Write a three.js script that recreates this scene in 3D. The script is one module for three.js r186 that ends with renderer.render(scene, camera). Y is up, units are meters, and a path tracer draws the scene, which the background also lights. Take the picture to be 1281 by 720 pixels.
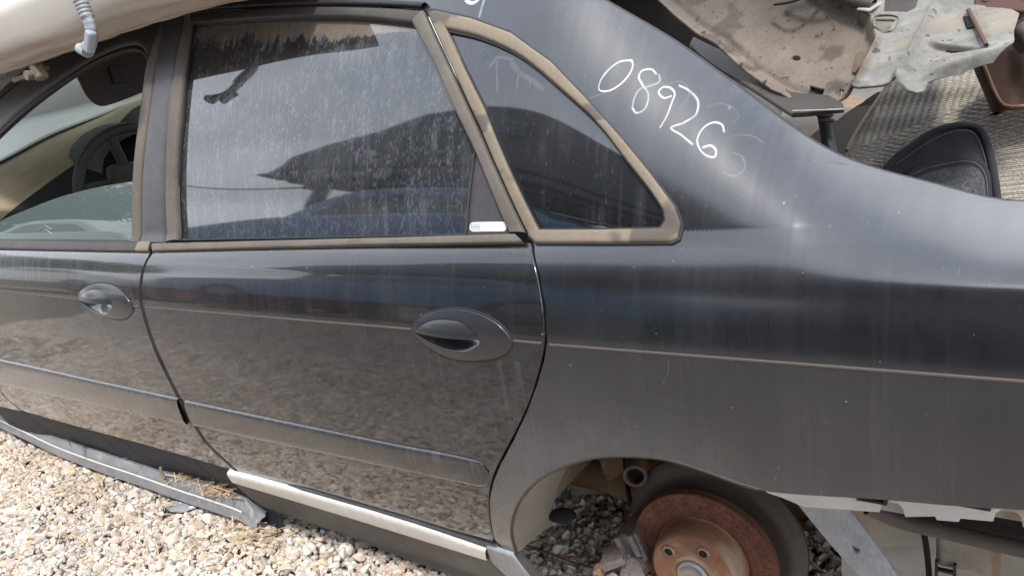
import * as THREE from 'three';
import { RoundedBoxGeometry } from 'three/addons/geometries/RoundedBoxGeometry.js';
import { mergeGeometries } from 'three/addons/utils/BufferGeometryUtils.js';

// ---------------------------------------------------------------- camera, sky, sun, exposure
const scene = new THREE.Scene();
const camera = new THREE.PerspectiveCamera(42.32, 1024 / 575, 0.05, 600);
camera.position.set(0, 1.08, 0.875);
camera.rotation.set(THREE.MathUtils.degToRad(-15.8), THREE.MathUtils.degToRad(35.5), THREE.MathUtils.degToRad(-8.5), 'YXZ');
camera.updateMatrixWorld(true);
const renderer = new THREE.WebGLRenderer({ antialias: true });
renderer.setSize(1024, 575);
renderer.toneMapping = THREE.LinearToneMapping;
renderer.toneMappingExposure = 1.42;
renderer.shadowMap.enabled = true;

// seeded noise
function rng(seed) { let a = seed >>> 0; return () => { a = (a + 0x6D2B79F5) | 0; let t = Math.imul(a ^ (a >>> 15), 1 | a); t = (t + Math.imul(t ^ (t >>> 7), 61 | t)) ^ t; return ((t ^ (t >>> 14)) >>> 0) / 4294967296; }; }
function h2(x, y, s) { let n = Math.imul(x, 374761393) + Math.imul(y, 668265263) + Math.imul(s, 1442695041); n = Math.imul(n ^ (n >>> 13), 1274126177); return ((n ^ (n >>> 16)) >>> 0) / 4294967296; }
function vn(x, y, s = 1) {
  const xi = Math.floor(x), yi = Math.floor(y); let fx = x - xi, fy = y - yi;
  fx = fx * fx * (3 - 2 * fx); fy = fy * fy * (3 - 2 * fy);
  const a = h2(xi, yi, s), b = h2(xi + 1, yi, s), c = h2(xi, yi + 1, s), d = h2(xi + 1, yi + 1, s);
  return a + (b - a) * fx + (c - a) * fy + (a - b - c + d) * fx * fy;
}
function fbm(x, y, s = 1, o = 4) { let v = 0, a = 0.5, t = 0; for (let i = 0; i < o; i++) { v += a * vn(x, y, s + i * 17); t += a; a *= 0.5; x = x * 2.03 + 5.1; y = y * 2.03 + 1.7; } return v / t; }
const sst = (a, b, x) => { const t = Math.min(1, Math.max(0, (x - a) / (b - a))); return t * t * (3 - 2 * t); };
const lerp = (a, b, t) => a + (b - a) * t;

// thin bright cloud over blue, computed as air only
const SUN = new THREE.Vector3(0.25, 0.86, 0.42).normalize();
{
  const W = 512, H = 256, d = new Float32Array(W * H * 4);
  for (let j = 0; j < H; j++) for (let i = 0; i < W; i++) {
    const el = ((j + 0.5) / H - 0.5) * Math.PI, az = ((i + 0.5) / W - 0.5) * 2 * Math.PI;
    const y = Math.sin(el), x = Math.cos(el) * Math.cos(az), z = Math.cos(el) * Math.sin(az);
    const k = Math.max(0, y);
    const blue = [lerp(0.95, 0.30, sst(0, 0.9, k)), lerp(1.08, 0.48, sst(0, 0.9, k)), lerp(1.2, 0.88, sst(0, 0.9, k))];
    const px = x / (k + 0.35), pz = z / (k + 0.35);
    const cl = sst(0.40, 0.66, fbm(px * 1.6 + 3, pz * 1.6 + 8, 5, 6));
    const cv = lerp(0.55, 1, cl) * lerp(1, 0.92, sst(0.8, 1, k));
    const tone = 0.82 + 0.36 * fbm(px * 3 + 9, pz * 3, 9, 5);
    const s = x * SUN.x + y * SUN.y + z * SUN.z, glow = 0.9 * Math.pow(Math.max(0, s), 6);
    const w = [1.86 * tone + glow, 1.95 * tone + glow, 2.12 * tone + glow];
    const o = (j * W + i) * 4, g = sst(-0.06, 0.0, y);
    const low = [0.42, 0.38, 0.33];
    for (let c = 0; c < 3; c++) d[o + c] = lerp(low[c], lerp(blue[c], w[c], cv), g);
    d[o + 3] = 1;
  }
  const t = new THREE.DataTexture(d, W, H, THREE.RGBAFormat, THREE.FloatType);
  t.mapping = THREE.EquirectangularReflectionMapping; t.magFilter = THREE.LinearFilter; t.minFilter = THREE.LinearFilter; t.wrapS = THREE.RepeatWrapping; t.needsUpdate = true;
  scene.background = t; scene.environment = t;
}
const sun = new THREE.DirectionalLight(new THREE.Color(1, 0.95, 0.87), 2.5);
sun.position.copy(SUN).multiplyScalar(12).add(new THREE.Vector3(-1.5, 0, 0)); sun.target.position.set(-1.5, 0, 0);
sun.castShadow = true; sun.shadow.radius = 15; sun.shadow.mapSize.set(2048, 2048);
Object.assign(sun.shadow.camera, { left: -8, right: 8, top: 8, bottom: -8, near: 1, far: 40 });
scene.add(sun, sun.target);

// ---------------------------------------------------------------- helpers
const V = (x, y, z) => new THREE.Vector3(x, y, z);
const used = {};
function numbered(n) { const k = used[n] = (used[n] || 0) + 1; return k === 1 ? n : n + '_' + String(k - 1).padStart(3, '0'); }
function mk(name, geo, mat, parent, label) {
  const m = new THREE.Mesh(geo, mat); m.name = name; m.castShadow = m.receiveShadow = true;
  if (label) m.userData.label = label;
  if (parent) parent.add(m);
  return m;
}
// a thing: a group at its base; its geometries are given in world metres and moved to that base
function thing(name, label, category, base, group) {
  const g = new THREE.Group(); g.name = numbered(name); g.position.copy(base); g.userData = { label, category };
  if (group) g.userData.group = group;
  scene.add(g); g.base = base;
  return g;
}
function part(root, name, geo, mat, parent = root, label) { geo.translate(-root.position.x, -root.position.y, -root.position.z); return mk(name, geo, mat, parent, label); }
function pchip(X, Y) {
  const n = X.length, h = [], d = [], m = new Array(n).fill(0);
  for (let i = 0; i < n - 1; i++) { h.push(X[i + 1] - X[i]); d.push((Y[i + 1] - Y[i]) / h[i]); }
  m[0] = d[0]; m[n - 1] = d[n - 2];
  for (let i = 1; i < n - 1; i++) if (d[i - 1] * d[i] > 0) { const a = 2 * h[i] + h[i - 1], b = h[i] + 2 * h[i - 1]; m[i] = (a + b) / (a / d[i - 1] + b / d[i]); }
  return x => {
    x = Math.min(Math.max(x, X[0]), X[n - 1]); let i = 0; while (i < n - 2 && x > X[i + 1]) i++;
    const t = (x - X[i]) / h[i];
    return (1 + 2 * t) * (1 - t) ** 2 * Y[i] + t * (1 - t) ** 2 * h[i] * m[i] + t * t * (3 - 2 * t) * Y[i + 1] + t * t * (t - 1) * h[i] * m[i + 1];
  };
}
// the car's side surface: z as a function of length x and height y
const lowZ = pchip([.05, .15, .22, .27, .33, .40, .46, .56, .64, .695, .73, .76, .785, .805, .82, .832, .838], [-.165, -.1155, -.0835, -.0635, -.0425, -.0232, -.0120, -.003, 0, 0, -.004, -.010, -.018, -.028, -.039, -.051, -.058]);
const EX = [-3.2, -2.4, -1.6, -1.0, -.75, -.62, -.53, -.44, -.35, -.27, -.19, -.09, 0, .4];
const yEdge = pchip(EX, [1.27, 1.36, 1.38, 1.36, 1.30, 1.235, 1.175, 1.115, 1.05, .983, .921, .883, .861, .85]);
const dEdge = pchip(EX, [.22, .245, .245, .24, .215, .195, .19, .19, .185, .175, .16, .14, .13, .13]);
function S(x, y) {
  const d = Math.abs(y - .838), R = .021; let z;
  if (d > R) z = S0(x, y); else { const k = sst(R, R * .25, d) * R * .8; let s = 0; for (let i = -4; i <= 4; i++) s += S0(x, y + k * i / 4); z = s / 9; }
  // behind the rear window the pillar runs out into a plain round shoulder
  const b = sst(-.42, -.08, x);
  if (b > 0 && y > .79) {
    const y0 = .79, z0 = lowZ(y0), m0 = (lowZ(.792) - lowZ(.788)) / .004, y1 = yEdge(x), h = y1 - y0, z1 = -.058 - dEdge(x), m1 = Math.max(-2.2, 1.7 * (z1 - z0) / h), t = Math.min(1.15, (y - y0) / h);
    z = lerp(z, (1 + 2 * t) * (1 - t) ** 2 * z0 + t * (1 - t) ** 2 * h * m0 + t * t * (3 - 2 * t) * z1 + t * t * (t - 1) * h * m1, b);
  }
  return z;
}
function S0(x, y) {
  if (y <= .838) return lowZ(y);
  const t = Math.min((y - .838) / (yEdge(x) - .838), 1.15);
  return -.058 - dEdge(x) * (.35 * t + .65 * t * t);
}
function nS(x, y) { const e = .0015; return V(-(S(x + e, y) - S(x - e, y)) / (2 * e), -(S(x, y + e) - S(x, y - e)) / (2 * e), 1).normalize(); }
// offset map over the side surface, add(x, y) is extra relief along its normal
const SG = (x, y) => y >= .846 ? S(x, y) : S(x, .846) + (S(x, .850) - S(x, .846)) / .004 * (y - .846);
const nG = (x, y) => nS(x, Math.max(y, .852));
const onG = (off = 0) => (x, y) => V(x, y, SG(x, y)).addScaledVector(nG(x, y), off);
const trimTop = pchip([-.62, -.44, -.35, -.27, -.19, -.09, 0], [.010, .014, .019, .017, .010, .007, .008]);
const onS = (off = 0, add = null) => (x, y) => { const n = nS(x, y); return V(x, y, S(x, y)).addScaledVector(n, off + (add ? add(x, y) : 0)); };
function numN(f, x, y, e = .0012) { const a = f(x + e, y).sub(f(x - e, y)), b = f(x, y + e).sub(f(x, y - e)); return a.cross(b).normalize(); }
function sm(p, n = 40, closed = false) { return new THREE.CatmullRomCurve3(p.map(q => V(q[0], q[1], q[2] || 0)), closed, 'centripetal').getPoints(n).map(v => [v.x, v.y]); }
function resample(p, n) {
  const L = [0]; for (let i = 1; i < p.length; i++) L.push(L[i - 1] + Math.hypot(p[i][0] - p[i - 1][0], p[i][1] - p[i - 1][1]));
  const o = []; let k = 0;
  for (let i = 0; i <= n; i++) { const s = L[L.length - 1] * i / n; while (k < p.length - 2 && s > L[k + 1]) k++; const t = (s - L[k]) / Math.max(1e-9, L[k + 1] - L[k]); o.push([lerp(p[k][0], p[k + 1][0], t), lerp(p[k][1], p[k + 1][1], t)]); }
  return o;
}
// a sheet-metal panel: outline (and holes) in the map's plane, refined, bent over the map, with a rolled edge
function panel(outer, holes, f, { max = .03, th = .014, uv = null, lip = .0012, nf = null } = {}) {
  const v2 = p => new THREE.Vector2(p[0], p[1]);
  if (!THREE.ShapeUtils.isClockWise(outer.map(v2)) === false) outer = outer.slice().reverse();
  holes = holes.map(h => THREE.ShapeUtils.isClockWise(h.map(v2)) ? h : h.slice().reverse());
  let tri = THREE.ShapeUtils.triangulateShape(outer.map(v2), holes.map(h => h.map(v2)));
  const P = [...outer, ...holes.flat()].map(p => [p[0], p[1]]);
  for (let it = 0; it < 9; it++) {
    const mid = new Map(), out = []; let any = false;
    const lng = (i, j) => Math.hypot(P[i][0] - P[j][0], P[i][1] - P[j][1]) > max;
    const M = (i, j) => { const k = i < j ? i * 1e6 + j : j * 1e6 + i; let m = mid.get(k); if (m === undefined) { m = P.length; P.push([(P[i][0] + P[j][0]) / 2, (P[i][1] + P[j][1]) / 2]); mid.set(k, m); } return m; };
    for (const [a, b, c] of tri) {
      const e = [lng(a, b), lng(b, c), lng(c, a)], n = e[0] + e[1] + e[2];
      if (!n) { out.push([a, b, c]); continue; }
      any = true;
      if (n === 3) { const x = M(a, b), y = M(b, c), z = M(c, a); out.push([a, x, z], [x, b, y], [z, y, c], [x, y, z]); }
      else if (n === 1) { const [p, q, r] = e[0] ? [a, b, c] : e[1] ? [b, c, a] : [c, a, b]; const x = M(p, q); out.push([p, x, r], [x, q, r]); }
      else { const [p, q, r] = !e[0] ? [a, b, c] : !e[1] ? [b, c, a] : [c, a, b]; const x = M(q, r), y = M(r, p); out.push([p, q, x], [p, x, y], [y, x, r]); }
    }
    tri = out; if (!any) break;
  }
  const pos = [], nor = [], uvs = [], idx = [];
  const UV = uv || (p => [p[0] * 2, p[1] * 2]);
  const N = nf || ((x, y) => numN(f, x, y));
  for (const p of P) { const q = f(p[0], p[1]), n = N(p[0], p[1]); pos.push(q.x, q.y, q.z); nor.push(n.x, n.y, n.z); uvs.push(...UV(p)); }
  const A = V(), B = V(), C = V();
  for (const t of tri) {
    A.fromArray(pos, t[0] * 3); B.fromArray(pos, t[1] * 3); C.fromArray(pos, t[2] * 3);
    const g = B.clone().sub(A).cross(C.clone().sub(A)); const n0 = V().fromArray(nor, t[0] * 3);
    if (g.dot(n0) >= 0) idx.push(t[0], t[1], t[2]); else idx.push(t[0], t[2], t[1]);
  }
  if (th > 0) for (const lp of [outer, ...holes]) {
    const R = []; for (let i = 0; i < lp.length; i++) { const a = lp[i], b = lp[(i + 1) % lp.length], n = Math.max(1, Math.ceil(Math.hypot(b[0] - a[0], b[1] - a[1]) / max)); for (let k = 0; k < n; k++) R.push([lerp(a[0], b[0], k / n), lerp(a[1], b[1], k / n)]); }
    const s0 = pos.length / 3, m = R.length;
    for (let i = 0; i <= m; i++) {
      const p = R[i % m], a = R[(i + m - 1) % m], b = R[(i + 1) % m];
      let tx = b[0] - a[0], ty = b[1] - a[1]; const l = Math.hypot(tx, ty) || 1; tx /= l; ty /= l;
      const q = f(p[0], p[1]), n = N(p[0], p[1]), e = f(p[0] + ty * .001, p[1] - tx * .001).sub(q); e.addScaledVector(n, -e.dot(n)).normalize();
      const rows = [[0, 0, n.clone().addScaledVector(e, .4).normalize()], [lip, lip * .6, n.clone().add(e).normalize()], [th, lip * .6, e]];
      for (const [dn, de, nn] of rows) { const w = q.clone().addScaledVector(n, -dn).addScaledVector(e, de); pos.push(w.x, w.y, w.z); nor.push(nn.x, nn.y, nn.z); uvs.push(...UV(p)); }
    }
    for (let i = 0; i < m; i++) for (let r = 0; r < 2; r++) { const a = s0 + i * 3 + r, b = a + 3; idx.push(a, a + 1, b, b, a + 1, b + 1); }
  }
  return geo(pos, nor, uvs, idx);
}
function geo(pos, nor, uvs, idx) {
  const g = new THREE.BufferGeometry(); g.setAttribute('position', new THREE.Float32BufferAttribute(pos, 3));
  if (nor) g.setAttribute('normal', new THREE.Float32BufferAttribute(nor, 3)); g.setAttribute('uv', new THREE.Float32BufferAttribute(uvs, 2)); g.setIndex(idx);
  if (!nor) g.computeVertexNormals(); return g;
}
// grid surface from a function of (u, v) in 0..1
function grid(f, nu, nv, uv) {
  const pos = [], uvs = [], idx = [];
  for (let j = 0; j <= nv; j++) for (let i = 0; i <= nu; i++) { const p = f(i / nu, j / nv); pos.push(p.x, p.y, p.z); uvs.push(...(uv ? uv(i / nu, j / nv, p) : [p.x * 2, (p.y + p.z) * 2])); }
  for (let j = 0; j < nv; j++) for (let i = 0; i < nu; i++) { const a = j * (nu + 1) + i, b = a + 1, c = a + nu + 1, d = c + 1; idx.push(a, b, c, b, d, c); }
  return geo(pos, null, uvs, idx);
}
// rounded trim strip between two lines on the side surface
const SECT = [[0, -1], [0, -.15], [.03, .45], [.10, .8], [.22, .97], [.5, 1], [.78, .97], [.90, .8], [.97, .45], [1, -.15], [1, -1]];
function strip(L, R, off, h0, n = 60, uv, tp = 0) {
  const a = resample(L, n), b = resample(R, n);
  return grid((u, v) => {
    const k = Math.round(u * n), s = v * (SECT.length - 1), i = Math.min(SECT.length - 2, Math.floor(s)), w = lerp(SECT[i][0], SECT[i + 1][0], s - i), q = lerp(SECT[i][1], SECT[i + 1][1], s - i), h = tp ? lerp(-h0 * .2, h0, sst(0, tp, 1 - u)) : h0;
    const x = lerp(a[k][0], b[k][0], w), y = lerp(a[k][1], b[k][1], w);
    return onS(off + h * q)(x, y);
  }, n, SECT.length - 1, uv || ((u, v, p) => [p.x * 2, p.y * 2]));
}
// rounded trim ring between an inner and an outer loop, both seen from one centre
function ring(outer, inner, c, off, h) {
  const ang = new Set(); for (let i = 0; i < 200; i++) ang.add(-Math.PI + (i + .5) * Math.PI / 100);
  for (const p of [...outer, ...inner]) ang.add(Math.atan2(p[1] - c[1], p[0] - c[0]));
  const A = [...ang].sort((a, b) => a - b);
  const cast = (lp, t) => { const dx = Math.cos(t), dy = Math.sin(t); let best = 0; for (let i = 0; i < lp.length; i++) { const a = lp[i], b = lp[(i + 1) % lp.length], ex = b[0] - a[0], ey = b[1] - a[1], den = dx * ey - dy * ex; if (Math.abs(den) < 1e-12) continue; const px = a[0] - c[0], py = a[1] - c[1], s = (px * ey - py * ex) / den, q = (px * dy - py * dx) / den; if (s > 0 && q > -1e-6 && q < 1 + 1e-6) best = Math.max(best, s); } return [c[0] + dx * best, c[1] + dy * best]; };
  const L = A.map(t => cast(outer, t)), R = A.map(t => cast(inner, t)); L.push(L[0]); R.push(R[0]); const n = A.length;
  return grid((u, v) => { const k = Math.round(u * n), s = v * (SECT.length - 1), i = Math.min(SECT.length - 2, Math.floor(s)), w = lerp(SECT[i][0], SECT[i + 1][0], s - i), q = lerp(SECT[i][1], SECT[i + 1][1], s - i); return onS(off + h * q)(lerp(L[k][0], R[k][0], w), lerp(L[k][1], R[k][1], w)); }, n, SECT.length - 1, (u, v, p) => [p.x * 2, p.y * 2]);
}
function tube(pts, r, n = 40, seg = 10, closed = false) { return new THREE.TubeGeometry(new THREE.CatmullRomCurve3(pts.map(p => p.isVector3 ? p : V(...p)), closed, 'centripetal'), n, r, seg, closed); }
function box(w, h, d, x, y, z, r = .006, rx = 0, ry = 0, rz = 0) { const g = new RoundedBoxGeometry(w, h, d, 2, Math.min(r, w / 2.1, h / 2.1, d / 2.1)); g.rotateX(rx); g.rotateY(ry); g.rotateZ(rz); g.translate(x, y, z); return g; }
function merge(list) { return mergeGeometries(list.map(g => { const q = g.index ? g.toNonIndexed() : g; for (const k of Object.keys(q.attributes)) if (!['position', 'normal', 'uv'].includes(k)) q.deleteAttribute(k); return q; })); }
// colour texture from a function returning linear r, g, b and (optional) roughness
const enc = v => { v = Math.min(1, Math.max(0, v)); return Math.round(255 * (v <= .0031308 ? 12.92 * v : 1.055 * Math.pow(v, 1 / 2.4) - .055)); };
function tex(W, H, f, repeat = false) {
  const d = new Uint8Array(W * H * 4), r = new Uint8Array(W * H * 4); let rough = false;
  for (let j = 0; j < H; j++) for (let i = 0; i < W; i++) { const c = f((i + .5) / W, (j + .5) / H, i, j), o = (j * W + i) * 4; d[o] = enc(c[0]); d[o + 1] = enc(c[1]); d[o + 2] = enc(c[2]); d[o + 3] = 255; if (c.length > 3) { rough = true; r[o] = r[o + 1] = r[o + 2] = Math.round(255 * Math.min(1, Math.max(0, c[3]))); r[o + 3] = 255; } }
  const mkT = (arr, srgb) => { const t = new THREE.DataTexture(arr, W, H, THREE.RGBAFormat); t.magFilter = THREE.LinearFilter; t.minFilter = THREE.LinearMipmapLinearFilter; t.generateMipmaps = true; if (srgb) t.colorSpace = THREE.SRGBColorSpace; if (repeat) t.wrapS = t.wrapT = THREE.RepeatWrapping; t.needsUpdate = true; return t; };
  return { map: mkT(d, true), rough: rough ? mkT(r, false) : null };
}
const std = (r, g, b, rough = .8, metal = 0, extra = {}) => new THREE.MeshStandardMaterial({ color: new THREE.Color().setRGB(r, g, b), roughness: rough, metalness: metal, side: THREE.DoubleSide, ...extra });
const texMat = (t, rough = .8, metal = 0, extra = {}) => new THREE.MeshStandardMaterial({ map: t.map, roughness: rough, metalness: metal, side: THREE.DoubleSide, ...(t.rough ? { roughnessMap: t.rough, roughness: 1 } : {}), ...extra });
// stamp soft strokes into a float mask (used for chalk)
function strokes(W, H, boxr, list) {
  const m = new Float32Array(W * H);
  for (const { p, r, a, seed = 1 } of list) {
    const c = new THREE.CatmullRomCurve3(p.map(q => V(q[0], q[1], 0)), false, 'centripetal'), n = Math.ceil(c.getLength() / .0006);
    for (let i = 0; i <= n; i++) {
      const q = c.getPointAt(i / n), w = r * (.75 + .5 * vn(i * .02, seed, 3)), R = w / boxr[2] * W, cx = (q.x - boxr[0]) / boxr[2] * W, cy = (q.y - boxr[1]) / boxr[3] * H;
      const al = Math.min(1, a * (.55 + .8 * vn(i * .06, seed * 3, 4)));
      for (let y = Math.floor(cy - R - 1); y <= cy + R + 1; y++) for (let x = Math.floor(cx - R - 1); x <= cx + R + 1; x++) { if (x < 0 || y < 0 || x >= W || y >= H) continue; const d = Math.hypot(x + .5 - cx, y + .5 - cy), k = al * (1 - sst(R * .6, R + .6, d)) * (.8 + .4 * h2(x, y, 7)); const o = y * W + x; if (k > m[o]) m[o] = k; }
    }
  }
  return m;
}

// ---------------------------------------------------------------- outlines in metres on the car's side (x along the car, y up)
const O = {
  rdFront: [[-1.623,0.815],[-1.643,0.789],[-1.658,0.753],[-1.669,0.707],[-1.672,0.658],[-1.669,0.587],[-1.655,0.504],[-1.641,0.404],[-1.643,0.32],[-1.605,0.223]],
  rdBottom: [[-1.605,0.223],[-1.324,0.237],[-1.175,0.232],[-1.013,0.23],[-0.897,0.231],[-0.814,0.232]],
  rdRear: [[-0.613,0.832],[-0.591,0.79],[-0.581,0.744],[-0.581,0.696],[-0.592,0.662],[-0.61,0.62],[-0.639,0.567],[-0.679,0.508],[-0.719,0.452],[-0.745,0.412],[-0.772,0.356],[-0.794,0.296],[-0.81,0.241]],
  qFront: [[-0.607,0.832],[-0.584,0.79],[-0.573,0.745],[-0.574,0.696],[-0.585,0.66],[-0.605,0.617],[-0.632,0.568],[-0.673,0.505],[-0.714,0.448],[-0.74,0.408],[-0.766,0.358],[-0.788,0.298],[-0.805,0.24]],
  qArch: [[-0.77,0.207],[-0.752,0.275],[-0.719,0.341],[-0.684,0.39],[-0.644,0.432],[-0.601,0.464],[-0.559,0.488],[-0.514,0.507],[-0.459,0.519],[-0.408,0.524],[-0.35,0.516],[-0.306,0.506],[-0.274,0.501],[-0.232,0.504],[-0.127,0.52],[-0.043,0.53],[0.019,0.54]],
  qwOuter: [[-0.857,1.206],[-0.835,1.202],[-0.759,1.178],[-0.676,1.143],[-0.599,1.09],[-0.54,1.035],[-0.471,0.969],[-0.424,0.921],[-0.385,0.878],[-0.374,0.856],[-0.377,0.837],[-0.387,0.832],[-0.483,0.831],[-0.601,0.831],[-0.616,0.84],[-0.665,0.927],[-0.712,1.007],[-0.775,1.098]],
  qwInner: [[-0.805,1.168],[-0.736,1.146],[-0.655,1.107],[-0.58,1.051],[-0.509,0.991],[-0.463,0.942],[-0.421,0.898],[-0.402,0.875],[-0.398,0.86],[-0.405,0.851],[-0.498,0.85],[-0.6,0.851],[-0.651,0.937],[-0.708,1.036]],
  rwGlass: [[-1.578,1.297],[-1.394,1.276],[-1.182,1.249],[-1.022,1.223],[-0.88,1.193],[-0.82,1.116],[-0.773,1.049],[-0.719,0.971],[-0.656,0.845],[-0.887,0.843],[-1.205,0.84],[-1.565,0.837],[-1.546,0.973],[-1.544,1.09],[-1.561,1.208]],
  rfOuter: [[-1.573,0.831],[-1.579,1.009],[-1.585,1.144],[-1.597,1.247],[-1.622,1.33],[-1.405,1.3],[-1.141,1.261],[-0.924,1.221],[-0.862,1.208],[-0.78,1.099],[-0.717,1.007],[-0.67,0.928],[-0.622,0.845],[-0.619,0.833]],
  stripF_L: [[-1.734,0.831],[-1.714,1.016],[-1.709,1.13],[-1.725,1.246],[-1.74,1.32]],
  stripF_R: [[-1.7,0.831],[-1.68,1.014],[-1.674,1.127],[-1.687,1.259],[-1.697,1.328]],
  cover_R: [[-1.595,0.831],[-1.588,1.009],[-1.594,1.119],[-1.604,1.248],[-1.613,1.315]],
  fdRear: [[-1.636,0.815],[-1.658,0.78],[-1.672,0.749],[-1.685,0.7],[-1.688,0.653],[-1.686,0.582],[-1.672,0.498],[-1.661,0.395],[-1.663,0.313],[-1.624,0.224]],
  fdBottom: [[-1.624,0.224],[-1.813,0.229],[-2.212,0.228],[-2.507,0.225],[-2.793,0.228]],
  fdFront: [[-2.793,0.228],[-2.822,0.288],[-2.668,0.483],[-2.558,0.652],[-2.537,0.804]],
  handR: [[-0.841,0.696],[-0.819,0.716],[-0.786,0.728],[-0.736,0.734],[-0.689,0.727],[-0.655,0.711],[-0.639,0.687],[-0.659,0.665],[-0.709,0.651],[-0.766,0.649],[-0.814,0.667]],
  gripR: [[-0.834,0.691],[-0.805,0.711],[-0.762,0.719],[-0.721,0.714],[-0.695,0.688],[-0.721,0.668],[-0.755,0.663],[-0.796,0.67]],
  handF: [[-1.967,0.699],[-1.917,0.728],[-1.837,0.74],[-1.76,0.728],[-1.719,0.687],[-1.762,0.658],[-1.837,0.653],[-1.927,0.671]],
  gripF: [[-1.961,0.695],[-1.887,0.725],[-1.827,0.721],[-1.793,0.695],[-1.843,0.664],[-1.916,0.67]],
  d0: [[-0.48,1.076],[-0.497,1.076],[-0.511,1.066],[-0.519,1.052],[-0.518,1.041],[-0.503,1.038],[-0.486,1.047],[-0.477,1.062],[-0.479,1.074],[-0.484,1.076]],
  d8: [[-0.442,1.052],[-0.45,1.059],[-0.462,1.059],[-0.465,1.052],[-0.456,1.038],[-0.447,1.027],[-0.445,1.016],[-0.448,1.006],[-0.458,1.003],[-0.465,1.01],[-0.465,1.022],[-0.46,1.034],[-0.445,1.037],[-0.435,1.041],[-0.438,1.05]],
  d9: [[-0.415,1.019],[-0.424,1.018],[-0.433,1.027],[-0.43,1.032],[-0.42,1.031],[-0.411,1.022],[-0.412,1.011],[-0.415,0.994],[-0.421,0.98]],
  d2: [[-0.408,1.032],[-0.393,1.023],[-0.378,1.007],[-0.377,0.991],[-0.391,0.982],[-0.406,0.978],[-0.39,0.967],[-0.373,0.954]],
  d6: [[-0.336,0.965],[-0.341,0.974],[-0.353,0.978],[-0.363,0.973],[-0.368,0.96],[-0.362,0.947],[-0.351,0.938],[-0.341,0.936],[-0.341,0.943],[-0.349,0.95],[-0.358,0.949]],
  faint: [[-0.369,0.995],[-0.355,0.997],[-0.336,0.988],[-0.328,0.978],[-0.331,0.969]],
  faint2: [[-0.326,0.958],[-0.312,0.958],[-0.297,0.953],[-0.288,0.946]],
  faint3: [[-0.322,0.939],[-0.308,0.933],[-0.301,0.919],[-0.311,0.911],[-0.327,0.916]],
  arcTop: [[-0.778,1.211],[-0.769,1.205],[-0.759,1.204],[-0.753,1.207]],
};
const cat = (...a) => a.flat();
const mirrorless = p => p.slice().reverse();

// ---------------------------------------------------------------- materials
const CLR = (r, g, b) => new THREE.Color().setRGB(r, g, b);
// black paint under a film of dust: dust, water streaks, specks, scratches
function paintTex(W, H, bx, seed, opt = {}) {
  const mask = opt.chalk ? strokes(W, H, bx, opt.chalk) : null;
  const R = rng(seed), sp = new Float32Array(W * H);
  for (let k = 0; k < (opt.specks || 500); k++) {
    const cx = R() * W, cy = R() * H, r = (.0004 + .0010 * R() ** 5) / bx[2] * W, a = (R() < .55 ? 1 : -1) * (.1 + .45 * R() ** 2);
    for (let y = Math.floor(cy - r - 1); y <= cy + r + 1; y++) for (let x = Math.floor(cx - r - 1); x <= cx + r + 1; x++) { if (x < 0 || y < 0 || x >= W || y >= H) continue; const d = Math.hypot(x - cx, y - cy); if (d < r + .5) sp[y * W + x] = a; }
  }
  for (let k = 0; k < (opt.scratch || 14); k++) {
    let x = R() * W, y = R() * H; const an = R() * 6.28, n = (8 + 60 * R() ** 2) / 1, a = .15 + .35 * R();
    for (let i = 0; i < n; i++) { x += Math.cos(an + .3 * Math.sin(i * .1)); y += Math.sin(an); const o = Math.floor(y) * W + Math.floor(x); if (x > 0 && y > 0 && x < W && y < H) sp[o] = a; }
  }
  return tex(W, H, (u, v, i, j) => {
    const x = bx[0] + u * bx[2], y = bx[1] + v * bx[3];
    let d = .05 + .15 * fbm(x * 7, y * 7, seed, 4);
    const st = vn(x * 160, y * 5 + 3 * vn(x * 20, y * 3, seed), seed + 2) * vn(x * 60, y * 3, seed + 4);
    d += .13 * st * (.5 + fbm(x * 4, y * 3, seed + 21, 3));
    const dr = d;
    d += .16 * (fbm(x * 700, y * 520, seed + 6, 2) - .5) + .07 * sst(.55, .8, fbm(x * 46, y * 20, seed + 11, 5)) + .10 * (fbm(x * 5, y * 9, seed + 14, 3) - .5);
    d += .22 * sst(.50, .20, y) * (.5 + fbm(x * 20, y * 14, seed + 3, 3));
    if (opt.extra) d += opt.extra(x, y);
    d = Math.max(0, d);
    let r = .0040 + .060 * d, g = .0046 + .058 * d, b = .0060 + .057 * d, rough = .19 + .5 * Math.min(1, dr);
    const s = sp[j * W + i]; if (s > 0) { r = lerp(r, .4, s); g = lerp(g, .38, s); b = lerp(b, .35, s); } else if (s < 0) { r *= 1 + s; g *= 1 + s; b *= 1 + s; }
    if (mask) { const k = mask[j * W + i]; r = lerp(r, .82, k); g = lerp(g, .84, k); b = lerp(b, .86, k); rough = lerp(rough, .95, k); }
    return [r, g, b, rough];
  });
}
const paint = (t, extra = {}) => new THREE.MeshPhysicalMaterial({ map: t.map, roughnessMap: t.rough, roughness: 1, metalness: 0, clearcoat: 1, clearcoatRoughness: .052, ior: 1.38, side: THREE.DoubleSide, ...extra });
const boxUV = bx => p => [(p[0] - bx[0]) / bx[2], (p[1] - bx[1]) / bx[3]];

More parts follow.
